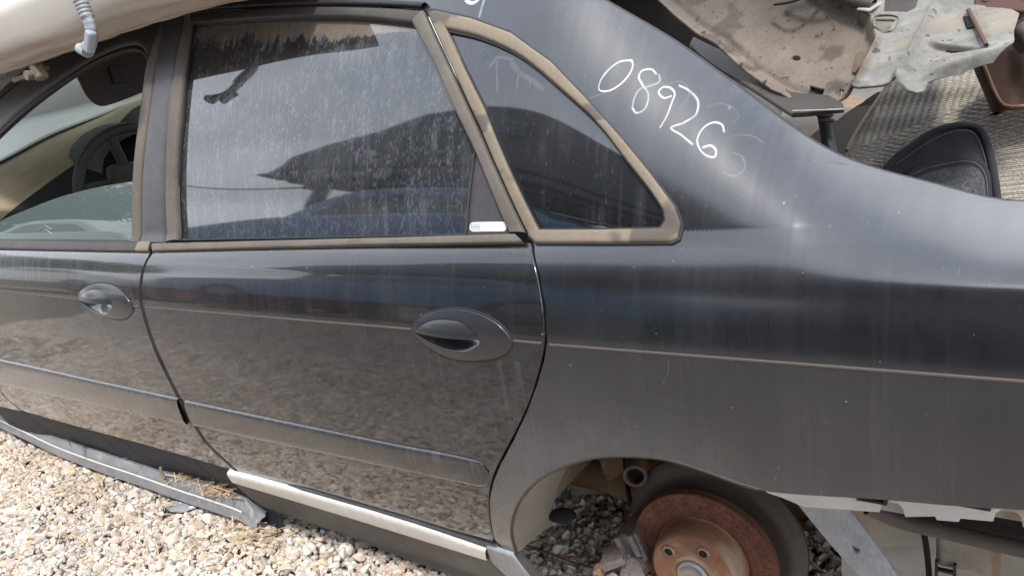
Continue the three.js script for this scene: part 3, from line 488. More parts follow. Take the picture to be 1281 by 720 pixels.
// windows of the rear door
{
  const bx = [-1.65, .82, 1.02, .5];
  const t = glassTex(1536, 753, bx, 451, (x, y) => {
    // dirt left hanging below the roof edge, ragged underneath, thinning to the rear
    const top = lerp(1.30, 1.19, sst(-1.6, -.86, x)), dep = top - y, rag = .060 * sst(-.9, -1.5, x) + .012 + .035 * (fbm(x * 22, 3, 33, 4) - .5) + .05 * (vn(x * 95, y * 9, 35) - .5) * sst(-.95, -1.3, x);
    const pr = 1 - dep / Math.max(.004, rag * 1.25), fil = .25 * vn(x * 330, y * 30, 35) + .2 * vn(x * 90, y * 20, 36) + .55 * fbm(x * 230, y * 170, 34, 3);
    const band = pr <= 0 ? 0 : sst(-.06, .42, pr * 1.3 - fil * 1.0) * (.5 + .45 * fbm(x * 90, y * 40, 37, 3));
    const st = vn(x * 170, y * 8, 39) * vn(x * 60, y * 26, 43), m = fbm(x * 12, y * 12, 45, 4);
    const mid = sst(.80, .90, y) * sst(1.24, 1.04, y), blot = sst(.52, .85, vn(x * 420, y * 190, 47) * .6 + fbm(x * 60, y * 60, 48, 3) * .45) * (.35 + .65 * fbm(x * 9, y * 9, 49, 3)) * .17;
    return [Math.max(0, band) + .03 + .14 * m * mid + 1.7 * blot + .24 * st * st + .03 * sst(.93, .84, y), Math.min(1, band * 1.4)];
  });
  cp('window_glass', panel(sm(O.rwGlass.slice(0, 5), 20).concat(O.rwGlass.slice(5, 12), O.rwGlass.slice(12)).map(p => { const c = [-1.15, 1.05]; return [c[0] + (p[0] - c[0]) * 1.02, c[1] + (p[1] - c[1]) * 1.03]; }), [], onG(-.010), { max: .03, th: .004, uv: boxUV(bx), nf: nG }), tinted(t), rearDoor);
  const inner = cat(sm(O.rwGlass.slice(0, 5), 24), O.rwGlass.slice(5, 12), O.rwGlass.slice(12));
  const outer = cat(O.rfOuter.slice(0, 5), sm(O.rfOuter.slice(4, 9), 20).slice(1), O.rfOuter.slice(9));
  { const sc = (p, k) => [-1.15 + (p[0] + 1.15) * k, 1.03 + (p[1] - 1.03) * (k < 1 ? k - .008 : k + .004)]; cp('glass_seal', ring(inner.map(p => sc(p, 1.004)), inner.map(p => sc(p, .992)), [-1.15, 1.03], -.006, .003), M.rubber, rearDoor); }
  // frame: left upright, top rail, sloping rear upright
  const cut = (p, q) => sm(p, q);
  cp('window_frame', strip(sm([[-1.590, 1.318], [-1.405, 1.297], [-1.141, 1.259], [-.924, 1.220], [-.868, 1.2075]], 40), sm([[-1.576, 1.294], [-1.394, 1.274], [-1.182, 1.247], [-1.022, 1.221], [-.885, 1.190]], 40), .0, .006, 60), M.frameDark, rearDoor, 'dark dusty top rail of the window frame');
  cp('window_frame', strip(sm([[-.885, 1.190], [-.82, 1.115], [-.773, 1.048], [-.719, .970], [-.654, .846]], 40), sm([[-.864, 1.207], [-.782, 1.099], [-.719, 1.007], [-.671, .928], [-.624, .846]], 40), .0, .0075, 60), M.tanGrey, rearDoor, 'sloping rear upright of the window frame, caked with pale dust');
  cp('window_frame', strip(sm(mirrorless(O.cover_R.map(p => [p[0] + .004, p[1]])), 30), sm(mirrorless([[-1.549, .836], [-1.546, .973], [-1.550, 1.115], [-1.566, 1.243], [-1.577, 1.297]]), 30), .0, .007, 50), M.tanGrey, rearDoor);
  cp('belt_seal', strip([[-1.632, .8275], [-1.325, .8325], [-.9, .839], [-.640, .844]], [[-1.616, .8125], [-1.314, .819], [-.9, .826], [-.6195, .8305]], .004, .006, 50), M.tanGrey, rearDoor);
  cp('corner_trim', panel([[-.723, .978], [-.741, .846], [-.655, .846]], [], onS(-.004), { max: .02, th: .004 }), M.pillar, rearDoor, 'small dark triangular panel in the rear corner of the window');
  cp('trim_edge', tube([onS(-.002)(-.7235, .98), onS(-.002)(-.733, .91), onS(-.002)(-.742, .846)], .0022, 20, 6), M.frameDark, rearDoor);
  const bt = tex(256, 64, (u, v) => { let k = .80 + .05 * vn(u * 40, v * 10, 3); const lx = Math.abs(u - .165), ly = Math.abs(v - .5); const inBox = lx < .12 && ly < .34; if (inBox) { const line = (Math.abs(ly - .31) < .035) || (Math.abs(lx - .105) < .014) || (Math.abs(ly - .02) < .05 && lx < .1) || (Math.abs(ly - .17) < .03 && lx < .07); if (line) k *= .45; else k *= .86; } return [k, k, k * .99, .45]; });
  const bo = []; { const a = [[-.7335, .863], [-.662, .863], [-.663, .8485], [-.7345, .8485]]; const r = .006; for (const [cx, cy, a0] of [[-.662 - r, .8625 - r, 0], [-.7335 + r, .8625 - r, 90], [-.7345 + r, .849 + r, 180], [-.6625 - r, .849 + r, 270]]) for (let k = 0; k <= 5; k++) { const t = (a0 + k * 18) * Math.PI / 180; bo.push([cx + r * Math.cos(t), cy + r * Math.sin(t)]); } }
  cp('trim_badge', panel(bo, [], onS(-.001), { max: .02, th: .002, uv: p => [(p[0] + .7345) / .0725, (p[1] - .8485) / .0145] }), texMat(bt, .4), rearDoor, 'white rounded badge on the corner trim');
}
// front door: frame, pillar covers, half-lowered glass
{
  cp('window_frame', strip(sm(mirrorless(O.stripF_L), 30), sm(mirrorless(O.stripF_R), 30), .0, .007, 50), M.tanGrey, frontDoor);
  cp('pillar_cover', strip(sm(mirrorless(O.stripF_R.map(p => [p[0] + .003, p[1]])), 30), sm(mirrorless(O.cover_R.map(p => [p[0] + .001, p[1]])), 30), .002, .003, 50), M.pillar, frontDoor);
  const up = [[-1.70, 1.329], [-1.80, 1.336], [-1.918, 1.337], [-2.12, 1.327], [-2.287, 1.301], [-2.544, 1.228], [-2.76, 1.135], [-2.95, 1.03]], lo = [[-1.722, 1.219], [-1.735, 1.247], [-1.76, 1.265], [-1.80, 1.280], [-1.882, 1.285], [-2.033, 1.27], [-2.227, 1.224], [-2.393, 1.171], [-2.623, 1.078], [-2.85, .97]];
  cp('window_frame', strip(sm(up, 50), sm(lo, 60), .0, .009, 70), M.frameDark, frontDoor, 'dark curved upper rail of the front window frame');
  const lo2 = lo.map((p, i) => [p[0] - .004, p[1] - .010]);
  cp('window_seal', strip(sm(lo, 60), sm(lo2, 60), -.006, .006, 70), M.rubber, frontDoor);
  cp('window_seal', strip(sm(mirrorless(O.stripF_L.slice(0, 4)), 20), sm(mirrorless(O.stripF_L.slice(0, 4).map(p => [p[0] - .008, p[1]])), 20), -.004, .006, 40), M.rubberDusty, frontDoor);
  const gt = glassTex(1024, 320, [-2.6, .8, .9, .2], 471, (x, y) => [.02 + .05 * fbm(x * 14, y * 14, 3, 4), .1]);
  cp('window_glass', panel(cat(sm([[-2.62, .845], [-2.489, .886], [-2.33, .914], [-2.141, .943], [-1.971, .960], [-1.85, .968], [-1.735, .972]], 30), [[-1.728, .815], [-2.62, .815]]), [], onG(-.016), { max: .03, th: .003, nf: nG }), M.clear, frontDoor);
  for (const k of [0, 1]) cp('glass_mark', tube([[-2.243, .862 - .012 * k], [-2.222, .8685 - .012 * k], [-2.205, .873 - .012 * k], [-2.188, .868 - .012 * k], [-2.17, .8625 - .012 * k]].map(p => onG(-.0148)(p[0], p[1])), .0006, 16, 5), std(.42, .5, .47, .7), frontDoor);
  cp('belt_seal', strip([[-2.6, .836], [-1.978, .833], [-1.70, .832], [-1.637, .8315]], [[-2.58, .812], [-1.955, .811], [-1.70, .811], [-1.628, .8115]], .002, .006, 40), M.frameDark, frontDoor);
  cp('seal_clip', strip([[-1.69, .832], [-1.64, .8315]], [[-1.688, .8115], [-1.632, .812]], .005, .0055, 10), M.tan, frontDoor);
}
// roof: rail above the doors, then over to the far side
{
  const f = (u, v) => {
    const x = lerp(-2.75, -.78, u), y0 = x > -1.6 ? lerp(1.320, 1.232, sst(-1.6, -.98, x)) + .0 : lerp(1.339, 1.320, sst(-2.1, -1.6, x)) - .19 * sst(-2.15, -3.0, x);
    const yt = yEdge(x); if (v < .35) { const y = lerp(y0, Math.max(yt, y0 + .02), v / .35); return V(x, y, S(x, y)); }
    const z0 = S(x, Math.max(yt, y0 + .02)), t = (v - .35) / .65, z = lerp(z0, -1.84 - z0, t); return V(x, Math.max(yt, y0 + .02) + .055 * (1 - (2 * t - 1) ** 2), z);
  };
  M.roof = paint(paintTex(512, 512, [0, 0, 1, 1], 481, {}), {});
  const roof = cp('roof', grid(f, 60, 60, (u, v) => [u, v]), M.roof);
  cp('drip_rail', strip(sm([[-2.70, 1.19], [-2.544, 1.252], [-2.32, 1.325], [-2.147, 1.345], [-1.93, 1.353], [-1.719, 1.346], [-1.59, 1.336], [-1.405, 1.312], [-1.141, 1.273], [-.924, 1.232], [-.86, 1.218]], 60), sm([[-2.72, 1.165], [-2.544, 1.232], [-2.287, 1.305], [-2.12, 1.331], [-1.918, 1.341], [-1.70, 1.333], [-1.59, 1.321], [-1.405, 1.300], [-1.141, 1.262], [-.924, 1.223], [-.868, 1.211]], 60), .004, .005, 80), M.rubber, roof);
}
// sills
{
  cp('inner_sill', panel([[-3.2, -.0], [-1.60, -.0], [-1.60, .222], [-3.2, .222]], [], onS(-.012, (x, y) => .012 * sst(.10, .06, y) - .004 * Math.sin(x * 9) * sst(.2, .1, y)), { max: .05, th: 0 }), M.navy);
  const sk = [[-1.655, .215], [-1.672, .18], [-1.676, .13], [-1.66, .085], [-1.62, .058], [-1.343, .046], [-1.126, .033], [-.90, .022], [-.752, .012], [-.757, .08], [-.763, .14], [-.776, .207], [-.83, .214], [-1.016, .226], [-1.328, .232]];
  const skirt = cp('side_skirt', panel(sk, [], onS(.006, (x, y) => -.006 * sst(.10, .03, y)), { max: .03, th: .02, lip: .004, uv: p => [p[0] * 1.2, p[1] * 2] }), M.skirt);
  cp('trim_strip', strip(sm([[-1.645, .224], [-1.5, .228], [-1.328, .2305], [-1.016, .2245], [-.836, .209]], 30), sm([[-1.660, .178], [-1.5, .177], [-1.315, .175], [-1.052, .170], [-.852, .166]], 30), .007, .007, 60, (u, v) => [u * 2, v]), M.chrome, skirt, 'bright worn aluminium strip along the top of the skirt');
  cp('skirt_end', panel([[-.832, .214], [-.776, .209], [-.755, .08], [-.752, .015], [-.80, .018], [-.845, .16]], [], onS(.009), { max: .02, th: .01, lip: .003 }), M.blueMetal, skirt, 'scuffed pale end of the skirt');
}
// rear wheel well
{
  // front liner and the arch roof, drawn inward from the lip
  const lip = sm(O.qArch, 80), L = resample(lip, 80);
  cp('wheel_liner', grid((u, v) => { const k = Math.min(80, Math.round(u * 40)), p = L[k], z0 = S(p[0], p[1]) - .004, dx = .012 * v; return V(p[0] + dx, p[1] - .004 * v, lerp(z0, -.205, v)); }, 40, 8, (u, v) => [u * 1.2, v * .4]), M.liner);
  cp('wheel_housing', merge([grid((u, v) => { const k = Math.min(80, Math.round(u * 80)), p = L[k]; return V(p[0] - .012, p[1] + .012 + .03 * Math.sin(u * 3.1), lerp(S(p[0], p[1]) - .02, -.66, v)); }, 60, 8), grid((u, v) => V(lerp(-1.6, .0, u), lerp(.0, .62, v), -.69 + .03 * Math.sin(u * 9)), 20, 8)]), M.arm);
  cp('drain_grommet', new THREE.SphereGeometry(1, 20, 14).scale(.034, .015, .016).rotateZ(.25).translate(-.728, .232, -.20), M.black);
  // suspension: trailing arm, spring seat, pipe end
  cp('suspension_arm', merge([tube([[-.96, .13, -.50], [-.79, .165, -.46], [-.67, .185, -.41], [-.56, .20, -.34], [-.47, .20, -.30]], .036, 30, 12), tube([[-.80, .235, -.46], [-.66, .235, -.42], [-.52, .26, -.36]], .022, 20, 10), box(.10, .07, .05, -.70, .225, -.43, .018, 0, .2, .2)]), M.arm);
  cp('suspension_bracket', panel([[-.86, .10], [-.80, .09], [-.755, .13], [-.70, .20], [-.71, .255], [-.76, .275], [-.84, .24]], [], (x, y) => V(x, y, -.47 + .025 * Math.sin(x * 34)), { max: .02, th: .03, lip: .005 }), M.liner);
  cp('brake_hose', tube([[-.70, .30, -.44], [-.66, .20, -.36], [-.63, .13, -.33], [-.60, .10, -.30]], .005, 24, 8), M.rubber);
  const pe = new THREE.CylinderGeometry(.021, .021, .12, 24, 1, true); pe.rotateX(1.57); pe.rotateY(.35); pe.translate(-.600, .327, -.30);
  const pt = new THREE.TorusGeometry(.020, .004, 10, 28); pt.rotateY(.35); pt.translate(-.579, .327, -.243);
  cp('pipe_end', merge([pe, pt]), M.grime);
  cp('pipe_bore', new THREE.CylinderGeometry(.018, .018, .02, 20).rotateX(1.57).rotateY(.35).translate(-.588, .327, -.268), M.black);
  // brake: dust shield, disc, hat, hub
  const C = V(-.443, .21, -.2);
  const lathe = (p, seg = 96) => { const g = new THREE.LatheGeometry(p.map(q => new THREE.Vector2(q[0], q[1])), seg); g.rotateX(Math.PI / 2); g.translate(C.x, C.y, C.z); return g; };
  cp('dust_shield', lathe([[.05, -.062], [.12, -.060], [.135, -.050], [.150, -.050], [.166, -.062], [.168, -.070], [.05, -.075]]), M.shield);
  const disc = cp('brake_disc', lathe([[.07, -.022], [.127, -.022], [.1305, -.019], [.131, -.013], [.128, -.0125], [.128, -.0075], [.131, -.007], [.1305, -.001], [.128, .001], [.089, .001], [.086, -.003], [.083, -.003], [.0825, .0]]), M.rust);
  cp('disc_hat', lathe([[.084, -.004], [.0815, .004], [.079, .030], [.076, .040], [.070, .045], [.040, .046], [.036, .049], [.030, .049], [.029, .044]]), M.rustHat, disc);
  cp('hub', lathe([[.029, .040], [.028, .050], [.025, .053], [.022, .053], [.021, .047], [.0, .047]]), M.greyMetal, disc);
  for (let k = 0; k < 5; k++) { const a = 1.15 + k * Math.PI * .4, x = C.x + .055 * Math.cos(a), y = C.y + .055 * Math.sin(a); const g = new THREE.TorusGeometry(.0095, .003, 8, 20); g.translate(x, y, C.z + .046); cp('stud_collar', g, M.rustHat, disc); const h = new THREE.CylinderGeometry(.008, .008, .003, 16).rotateX(1.57); h.translate(x, y, C.z + .0462); cp('stud_hole', h, M.black, disc); }
  // caliper
  const cal = cp('brake_caliper', merge([box(.075, .05, .085, -.595, .165, -.205, .006, 0, .1, .5), box(.05, .06, .07, -.572, .212, -.212, .006, 0, 0, .35), box(.012, .045, .075, -.560, .226, -.205, .003, 0, 0, .35), box(.012, .045, .075, -.588, .214, -.205, .003, 0, 0, .35), box(.030, .085, .026, -.607, .135, -.165, .005, 0, .2, .75), box(.085, .026, .04, -.558, .14, -.18, .004, .2, 0, -.5), new THREE.CylinderGeometry(.021, .023, .05, 22).rotateX(1.3).translate(-.562, .178, -.180), new THREE.TorusGeometry(.021, .004, 8, 22).rotateX(-.27).translate(-.562, .172, -.156), box(.05, .016, .05, -.60, .198, -.165, .003, .3, .2, .5)]), M.cast);
  cp('caliper_bolt', merge([new THREE.CylinderGeometry(.011, .011, .02, 6).rotateX(1.57).translate(-.628, .162, -.152), new THREE.CylinderGeometry(.015, .015, .006, 20).rotateX(1.57).translate(-.628, .162, -.158)]), M.rustHat, cal);
  cp('caliper_plate', panel([[-.622, .155], [-.60, .172], [-.565, .12], [-.555, .07], [-.59, .08]], [], (x, y) => V(x, y, -.148), { max: .03, th: .008 }), M.liner, cal);
}
// under the tail: bumper mounting strip, stay, inner wall
{
  const tp = [[-.300, .500], [-.275, .505], [-.22, .510], [-.132, .524], [-.044, .536], [.021, .545], [.36, .57]];
  const notch = (x, y, w, h) => [[x - w, y - .001], [x - w * .9, y + h * .6], [x - w * .5, y + h], [x + w * .5, y + h], [x + w * .9, y + h * .6], [x + w, y - .001]];
  const yb = x => lerp(.455, .497, (x + .25) / .27);
  const bot = cat([[-.275, .472]], [[-.252, yb(-.252) + .012], [-.228, yb(-.23)]], notch(-.118, yb(-.118), .015, .020), [[-.07, yb(-.07) + .002], [-.068, yb(-.068) - .004], [-.045, yb(-.045) - .004], [-.043, yb(-.043) + .002]], notch(.005, yb(.005), .015, .020), notch(.14, yb(.14), .017, .026), [[.36, yb(.36)]]);
  const bm = cp('bumper_mount', panel(cat(bot, mirrorless(tp)), [], (x, y) => V(x, y, -.040 - .25 * (.505 - y)), { max: .02, th: .012, lip: .002, uv: p => [p[0] * 3, p[1] * 3] }), M.whitePlastic);
  for (const x of [-.140, -.030]) cp('mount_clip', merge([box(.036, .004, .012, x, yb(x) + .024, -.040, .0015), box(.005, .014, .012, x - .016, yb(x) + .031, -.040, .0015), box(.005, .014, .012, x + .016, yb(x) + .031, -.040, .0015)]), M.rubber, bm);
  for (const x of [-.118, .005]) cp('notch_back', panel(notch(x, yb(x) - .004, .019, .032), [], (a, y) => V(a, y, -.060), { max: .03, th: .002 }), M.tailGrey, bm);
  const hole = []; for (let k = 0; k < 14; k++) hole.push([-.178 + .007 * Math.cos(k / 14 * 6.283), .345 + .008 * Math.sin(k / 14 * 6.283)]);
  cp('bumper_stay', panel([[-.268, .415], [-.20, .430], [-.172, .385], [-.150, .352], [-.115, .295], [-.08, .22], [-.13, .22], [-.165, .29], [-.213, .344]], [hole], (x, y) => V(x, y, -.135 - .02 * Math.abs((x + .17) + (y - .345) * .7) * 4), { max: .02, th: .012, lip: .003, uv: p => [p[0] * 4, p[1] * 4] }), M.blueMetal);
  const iw = cp('tail_panel', grid((u, v) => V(lerp(-.22, .42, u), lerp(.10, .47, v), -.22 - .03 * Math.sin(u * 8) - .05 * (1 - v)), 24, 10), M.tailGrey);
  cp('panel_gap', tube([[-.098, .385, -.185], [-.092, .345, -.188], [-.088, .28, -.198], [-.088, .15, -.215]], .0045, 16, 6), M.black, iw);
  cp('panel_pocket', box(.07, .085, .02, -.045, .345, -.205, .01), M.liner, iw);
  cp('panel_clip', merge([box(.004, .03, .008, -.078, .305, -.188, .001), box(.004, .03, .008, -.055, .305, -.188, .001), box(.026, .004, .008, -.066, .305, -.188, .001)]), M.rubber, iw);
  cp('tail_rail', merge([tube([[-.16, .425, -.13], [-.12, .402, -.145], [-.07, .396, -.15], [0, .392, -.15], [.1, .388, -.15], [.4, .38, -.15]], .011, 30, 10), box(.55, .012, .05, .16, .390, -.19, .004, 0, 0, -.02)]), M.shield);
}
// interior, seen through the open front window
{
  const wb = [V(-3.12, .98, -.24), V(-3.15, 1.007, -.289), V(-3.15, 1.039, -.405), V(-3.2, 1.106, -.623), V(-3.28, 1.157, -.875), V(-3.35, 1.21, -1.145), V(-3.38, 1.22, -1.5)];
  const wl = [V(-2.80, .62, -.09), V(-2.85, .769, -.103), V(-2.85, .86, -.228), V(-2.9, .95, -.436), V(-2.95, 1.025, -.63), V(-3.0, 1.127, -.816), V(-3.1, 1.187, -.99), V(-3.2, 1.19, -1.5)];
  const cb = new THREE.CatmullRomCurve3(wb), cl = new THREE.CatmullRomCurve3(wl);
  cp('windscreen', grid((u, v) => { const p = cb.getPoint(u); return p.lerp(V(lerp(-2.36, -2.42, u), 1.36, lerp(-.26, -1.6, u)), v).add(V(-.08 * Math.sin(v * 3.14), .04 * Math.sin(v * 3.14), 0)); }, 24, 12, (u, v) => [u, v]), M.screen);
  cp('screen_seal', tube(wb, .014, 40, 8), M.rubber);
  const dash = cp('dashboard', grid((u, v) => cb.getPoint(u).lerp(cl.getPoint(u), v).add(V(0, .015 * Math.sin(v * 3.14), 0)), 30, 8, (u, v) => [u * 2, v]), M.dashTan);
  cp('dash_front', grid((u, v) => { const p = cl.getPoint(u); return p.lerp(V(p.x + .25, p.y - .5, p.z), v).add(V(.10 * Math.sin(v * 3), 0, 0)); }, 30, 8), M.dark, dash);
  cp('instrument_hood', grid((u, v) => V(-2.98 + .22 * v, 1.0 + .125 * Math.pow(Math.sin(u * 3.14), .5) - .03 * v - .02 * v * v, lerp(-.56, -.98, u)), 20, 6), M.dark, dash);
  const W0 = new THREE.TorusGeometry(.178, .0165, 14, 60); const wr = g => { g.rotateY(Math.PI / 2); g.rotateZ(-.30); g.translate(-2.50, .925, -.515); return g; };
  const wheel = cp('steering_wheel', wr(W0), M.darkTrim);
  cp('wheel_hub', wr(merge([box(.15, .12, .05, 0, 0, .0, .02)])), M.visor, wheel);
  for (const a of [0, Math.PI, -1.9, 1.9]) { const g = box(.11, .032, .02, .115, 0, 0, .008); g.rotateZ(a); cp('wheel_spoke', wr(g), M.darkTrim, wheel); }
  const vis = cp('sun_visor', panel(sm([[-.345, 1.31], [-.36, 1.26], [-.372, 1.20], [-.395, 1.176], [-.44, 1.178], [-.60, 1.222], [-.62, 1.24], [-.62, 1.325], [-.58, 1.335], [-.40, 1.325]].map(p => [-p[0], p[1]]), 60, true).slice(0, -1), [], (a, y) => V(-2.33 - .1 * (y - 1.25), y, -a), { max: .03, th: .02, lip: .006 }), M.visor);
  cp('visor_clip', box(.012, .055, .045, -2.322, 1.255, -.47, .006), M.darkTrim, vis);
  cp('cabin_lining', merge([grid((u, v) => V(lerp(-2.8, -1.25, u), .22, lerp(-.12, -1.72, v)), 4, 4), grid((u, v) => V(lerp(-3.3, .3, u), lerp(.1, .83, v), -1.78 + .05 * v), 8, 6), grid((u, v) => V(-1.25 + .3 * v, lerp(.22, 1.0, v), lerp(-.14, -1.7, u)), 6, 6), grid((u, v) => V(lerp(-2.35, -.95, u), 1.345 + .03 * Math.sin(v * 3.14), lerp(-.27, -1.57, v)), 6, 8), grid((u, v) => V(lerp(-1.55, -.8, u), lerp(.84, 1.30, v), -1.75 + .16 * v), 4, 4)]), M.darkTrim);
  cp('front_seat', merge([box(.14, .62, .46, -1.62, .62, -.52, .05, 0, 0, .2), box(.5, .16, .46, -1.9, .40, -.52, .05), box(.09, .18, .24, -1.50, 1.02, -.52, .04, 0, 0, .15)]), M.dark);
  cp('front_seat', merge([box(.14, .62, .46, -1.62, .62, -1.28, .05, 0, 0, .2), box(.5, .16, .46, -1.9, .40, -1.28, .05), box(.09, .18, .24, -1.50, 1.02, -1.28, .04, 0, 0, .15)]), M.dark);
  cp('bonnet', grid((u, v) => V(lerp(-4.3, -3.12, u), .80 + .10 * u + .05 * Math.sin(v * 3.14), lerp(-.06, -1.78, v)), 10, 10), M.roof);
}
// tail: rear window edge, trunk well, far quarter
{
  cp('gutter', (() => { const p = []; for (let i = 0; i <= 40; i++) { const x = lerp(.35, -.95, i / 40), y = yEdge(x) - trimTop(x); p.push(V(x, y - .006, S(x, y) - .006)); } return tube(p, .0065, 80, 8); })(), M.rubber);
  cp('trunk_wall', grid((u, v) => { const x = lerp(-.95, .4, u), y = yEdge(x) - trimTop(x); return V(x, y - .008 - .45 * v * v, S(x, y) - .015 - .10 * v); }, 40, 8), M.dark);
  cp('trunk_floor', grid((u, v) => V(lerp(-.95, .4, u), .60, lerp(-.15, -1.7, v)), 6, 6), M.dark);
  cp('rear_shelf', grid((u, v) => V(lerp(-.98, -.30, u), 1.00 - .10 * u + .02 * Math.sin(v * 11) * (1 - u) + .012 * fbm(u * 8, v * 14, 601, 3), lerp(-.27, -1.6, v)), 30, 40), M.grime);
  const fold = cp('seat_cover', grid((u, v) => { const w = .018 * Math.sin(u * 16 + v * 3) + .02 * fbm(u * 6, v * 6, 603, 3); return V(lerp(-.60, -.36, u), lerp(.985, 1.055, v) + w - .10 * (u - .2), lerp(-.36, -.66, v)); }, 40, 24), M.liner, car, 'crumpled brown trim lying in the rear window opening');
  cp('rear_valance', grid((u, v) => V(.36 + .03 * Math.sin(u * 3.14), lerp(.32, .80, v), lerp(-.03, -1.80, u)), 16, 6), M.roof);
  cp('far_quarter', grid((u, v) => V(lerp(-.95, .4, u), lerp(.3, yEdge(lerp(-.95, .4, u)) - .02, v), -1.70 - .10 * Math.sin(v * 2)), 12, 8), M.roof);
}

// ---------------------------------------------------------------- fallen sill strip and small things on the gravel
{
  const t = thing('fallen_sill_strip', 'long black plastic sill strip fallen off the front door onto the gravel', 'sill strip', V(-2.4, 0, -.15));
  const path = [[-3.9, .045, -.185], [-3.4, .035, -.185], [-3.1, .018, -.178], [-2.8, .010, -.160], [-2.5, .008, -.152], [-2.2, .008, -.150], [-2.0, .008, -.146], [-1.82, .004, -.150], [-1.73, .0, -.150], [-1.66, .0, -.135]];
  const c = new THREE.CatmullRomCurve3(path.map(p => V(...p)));
  const sec = [[-.050, .046], [-.048, .074], [-.042, .084], [-.032, .085], [-.028, .078], [-.022, .0765], [-.004, .071], [.000, .075], [.008, .074], [.012, .066], [.020, .048], [.024, .030], [.026, .012]];
  const f = w => (u, v) => { const p = c.getPoint(u), s = v * (sec.length - 1), i = Math.min(sec.length - 2, Math.floor(s)), a = lerp(sec[i][0], sec[i + 1][0], s - i), b = lerp(sec[i][1], sec[i + 1][1], s - i), e = sst(.90, 1, u), wob = .006 * (fbm(u * 26, v * 4, 703, 3) - .5) * (1 + 3 * sst(.78, .95, u)); return V(p.x, p.y + .006 + b * (1 - .55 * e) + wob, p.z + a * (1 - .3 * e) + wob * .5); };
  part(t, 'strip_body', grid(f(0), 160, 36, (u, v) => [u * 4, v]), M.stripPl);
  const g2 = (u, v) => { const p = c.getPoint(lerp(.02, .905, u)), a = v * 6.283; return V(p.x, p.y + .050 + .0034 * Math.cos(a), p.z + .0215 + .0024 * Math.sin(a)); };
  part(t, 'trim_strip', grid(g2, 120, 10, (u, v) => [u * 4, v]), M.chrome, t, 'worn metal strip along the outer edge');
  part(t, 'strip_clip', box(.05, .006, .02, -2.42, .083, -.166, .002, .4, 0, 0), M.blueMetal);
  const s = thing('plastic_shard', 'small pale blue grey plastic shard under the fallen sill strip', 'shard', V(-2.0, 0, -.11));
  part(s, 'shard_body', panel([[-2.075, -.095], [-2.045, -.135], [-1.95, -.128], [-1.965, -.092], [-2.0, -.078]], [], (x, z) => V(x, .014 + .02 * (z + .13) * 0 + .004 * Math.sin(x * 40), z), { max: .03, th: .003, nf: () => V(0, 1, 0) }), M.blueMetal);
  const tw = thing('dry_twig', 'thin reddish twig lying on the gravel in the wheel well', 'twig', V(-.82, 0, -.32));
  part(tw, 'twig_stem', tube([[-.93, .022, -.33], [-.86, .026, -.322], [-.80, .022, -.318], [-.70, .02, -.322]], .0022, 20, 6), std(.22, .10, .07, .8));
  const cl = thing('clod', 'pale curled leaf scrap on the sill behind the fallen strip', 'leaf scrap', V(-2.06, .1, -.135));
  part(cl, 'leaf', tube([[-2.075, .125, -.125], [-2.068, .108, -.118], [-2.05, .094, -.115]], .005, 12, 6), M.tan);
}
